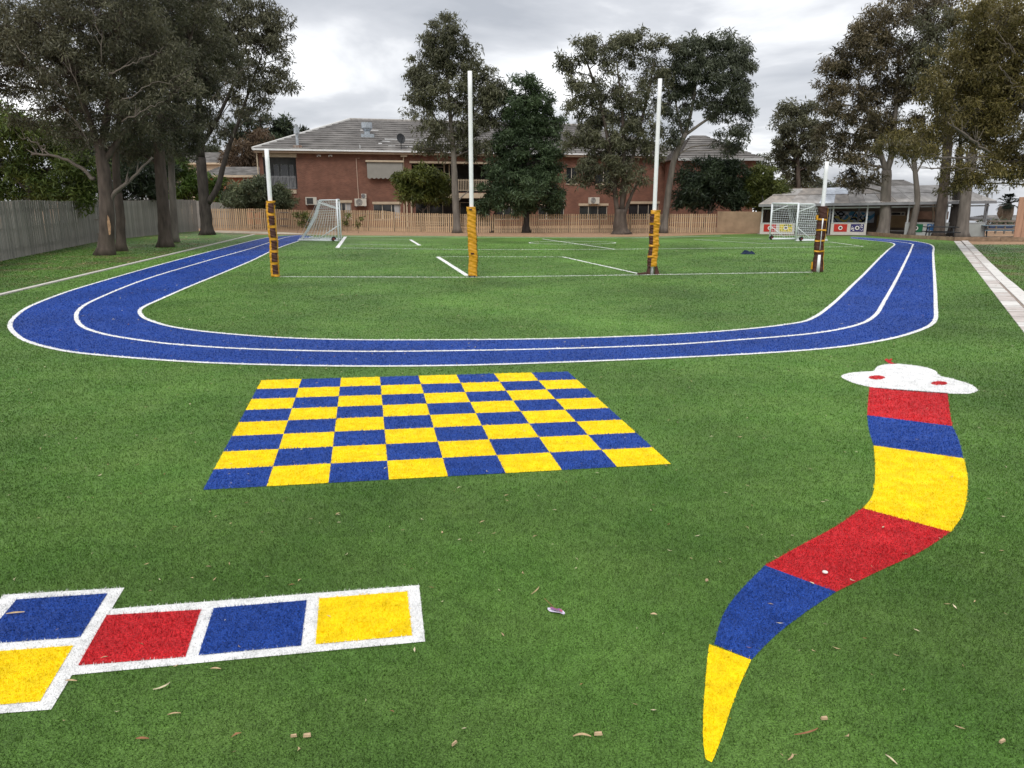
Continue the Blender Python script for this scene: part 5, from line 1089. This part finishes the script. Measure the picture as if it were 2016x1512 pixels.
el = [(.055*math.cos(2*math.pi*k/n_)-.01*math.sin(2*math.pi*k/n_), .028*math.sin(2*math.pi*k/n_)-.022*math.cos(2*math.pi*k/n_), .006*math.sin(6*math.pi*k/n_)) for k in range(n_)]
mb.add(el, [tuple(range(n_))]); mb.build('foil', M('lilac_foil', (.6, .55, .68), .35, .15, 30), wr)
mb = MB(); mb.add([(p[0]*.7, p[1]*.7, p[2]+.012) for p in el], [tuple(range(n_))]); mb.build('print', M('purple_print', (.16, .14, .36), .4, .2, 40, col2=(.5, .12, .16)), wr)
mb = MB(); mb.tube([(-.01, 0, .02), (-.05, .06, .03), (-.07, .12, .02)], .002, 4); mb.build('twig', RUST, wr)
P = G(1624, 1131); mb = MB(); mb.tube([(0, 0, 0), (0, 0, .006), (0, 0, .012), (0, 0, .016)], [.014, .02, .018, .008], 10); mb.build('white_pebble', M('pale_stone', (.7, .68, .64), .6, .1, 20), loc=(P.x, P.y, .012), label='white pebble on the lower red snake band', cat='pebble')
# scattered litter, uncountable
def litter(n_, area, sizes, mat, z=.012):
    V = []; 
    rg = RNG; k = 0; T = []
    while k < n_:
        px, py = rg.uniform(-80, 2100), None
        P = area(rg)
        if P is None: continue
        s = max(1, P[1]/9)**.7; L_ = rg.uniform(*sizes)*s; w = L_*rg.uniform(.12, .3); a_ = rg.uniform(0, 6.28); c, d = math.cos(a_), math.sin(a_); bend = rg.uniform(-.25, .25)*L_; tz = rg.uniform(0, .35)*L_*.6
        ax = np.array([c, d, 0]); sd = np.array([-d, c, 0]); p = np.array([P[0], P[1], z])
        pts = [p-ax*L_/2, p+sd*(w/2+bend)+[0, 0, tz*.6], p+ax*L_/2+[0, 0, tz], p+sd*(-w/2+bend)+[0, 0, tz*.4]]
        V += pts; k += 1
    V = np.array(V); return np_mesh('leaf_litter', V, [np.arange(len(V)).reshape(-1, 4)])
def a_field(rg):
    y = rg.uniform(0, 1)**.8*47+2.6; x = rg.uniform(-.72*y-1, .72*y+1)
    if x < kerbA.x+(y-kerbA.y)*kd.x+.3 or x > left_at(y)-.2: return None
    if rg.random() > .35+.65*math.exp(-((x+4)/9)**2): return None
    return (x, y)
def a_left(rg):
    y = rg.uniform(15, 62); k_ = kerbA.x+(y-kerbA.y)*kd.x; x = k_-rg.uniform(.2, 9); return (x, y)
def a_right(rg):
    y = rg.uniform(18, 47); x = right_at(y)+rg.uniform(-1.0, 14); return (x, y)
for nm, m_, lab in ((1200, LT, 'tan dry leaves scattered over the turf'), (1300, LT2, 'pale dry leaves scattered over the turf'), (500, RUST, 'rusty leaf scraps scattered over the turf')):
    link('leaf_litter', litter(nm, a_field, (.018, .055), m_), m_, kind='stuff', label=lab, cat='leaf litter')
link('leaf_litter', litter(2600, a_left, (.03, .07), LT), LT, kind='stuff', label='dry leaves under the left gum trees', cat='leaf litter')
link('leaf_litter', litter(900, a_right, (.03, .06), RUST, .03), RUST, kind='stuff', label='leaf scraps on the paved strip and side lawn at right', cat='leaf litter')
# pale gravel strip at the far left of the turf
q = GL([(395, 455.2), (430, 453.8), (560, 457), (625, 461.5), (560, 461), (440, 458.5)]); mb = MB(); mb.add([(p.x, p.y, -.004) for p in q], [tuple(range(len(q)))]); mb.build('gravel_path', M('pale_gravel', (.47, .40, .31), .95, .2, 6, bump=.4), kind='structure')
print('tris', sum(sum(len(p.vertices)-2 for p in m.polygons) if len(m.polygons) < 5000 else len(m.polygons)*(2 if len(m.polygons[0].vertices) == 4 else 1) for m in bpy.data.meshes))
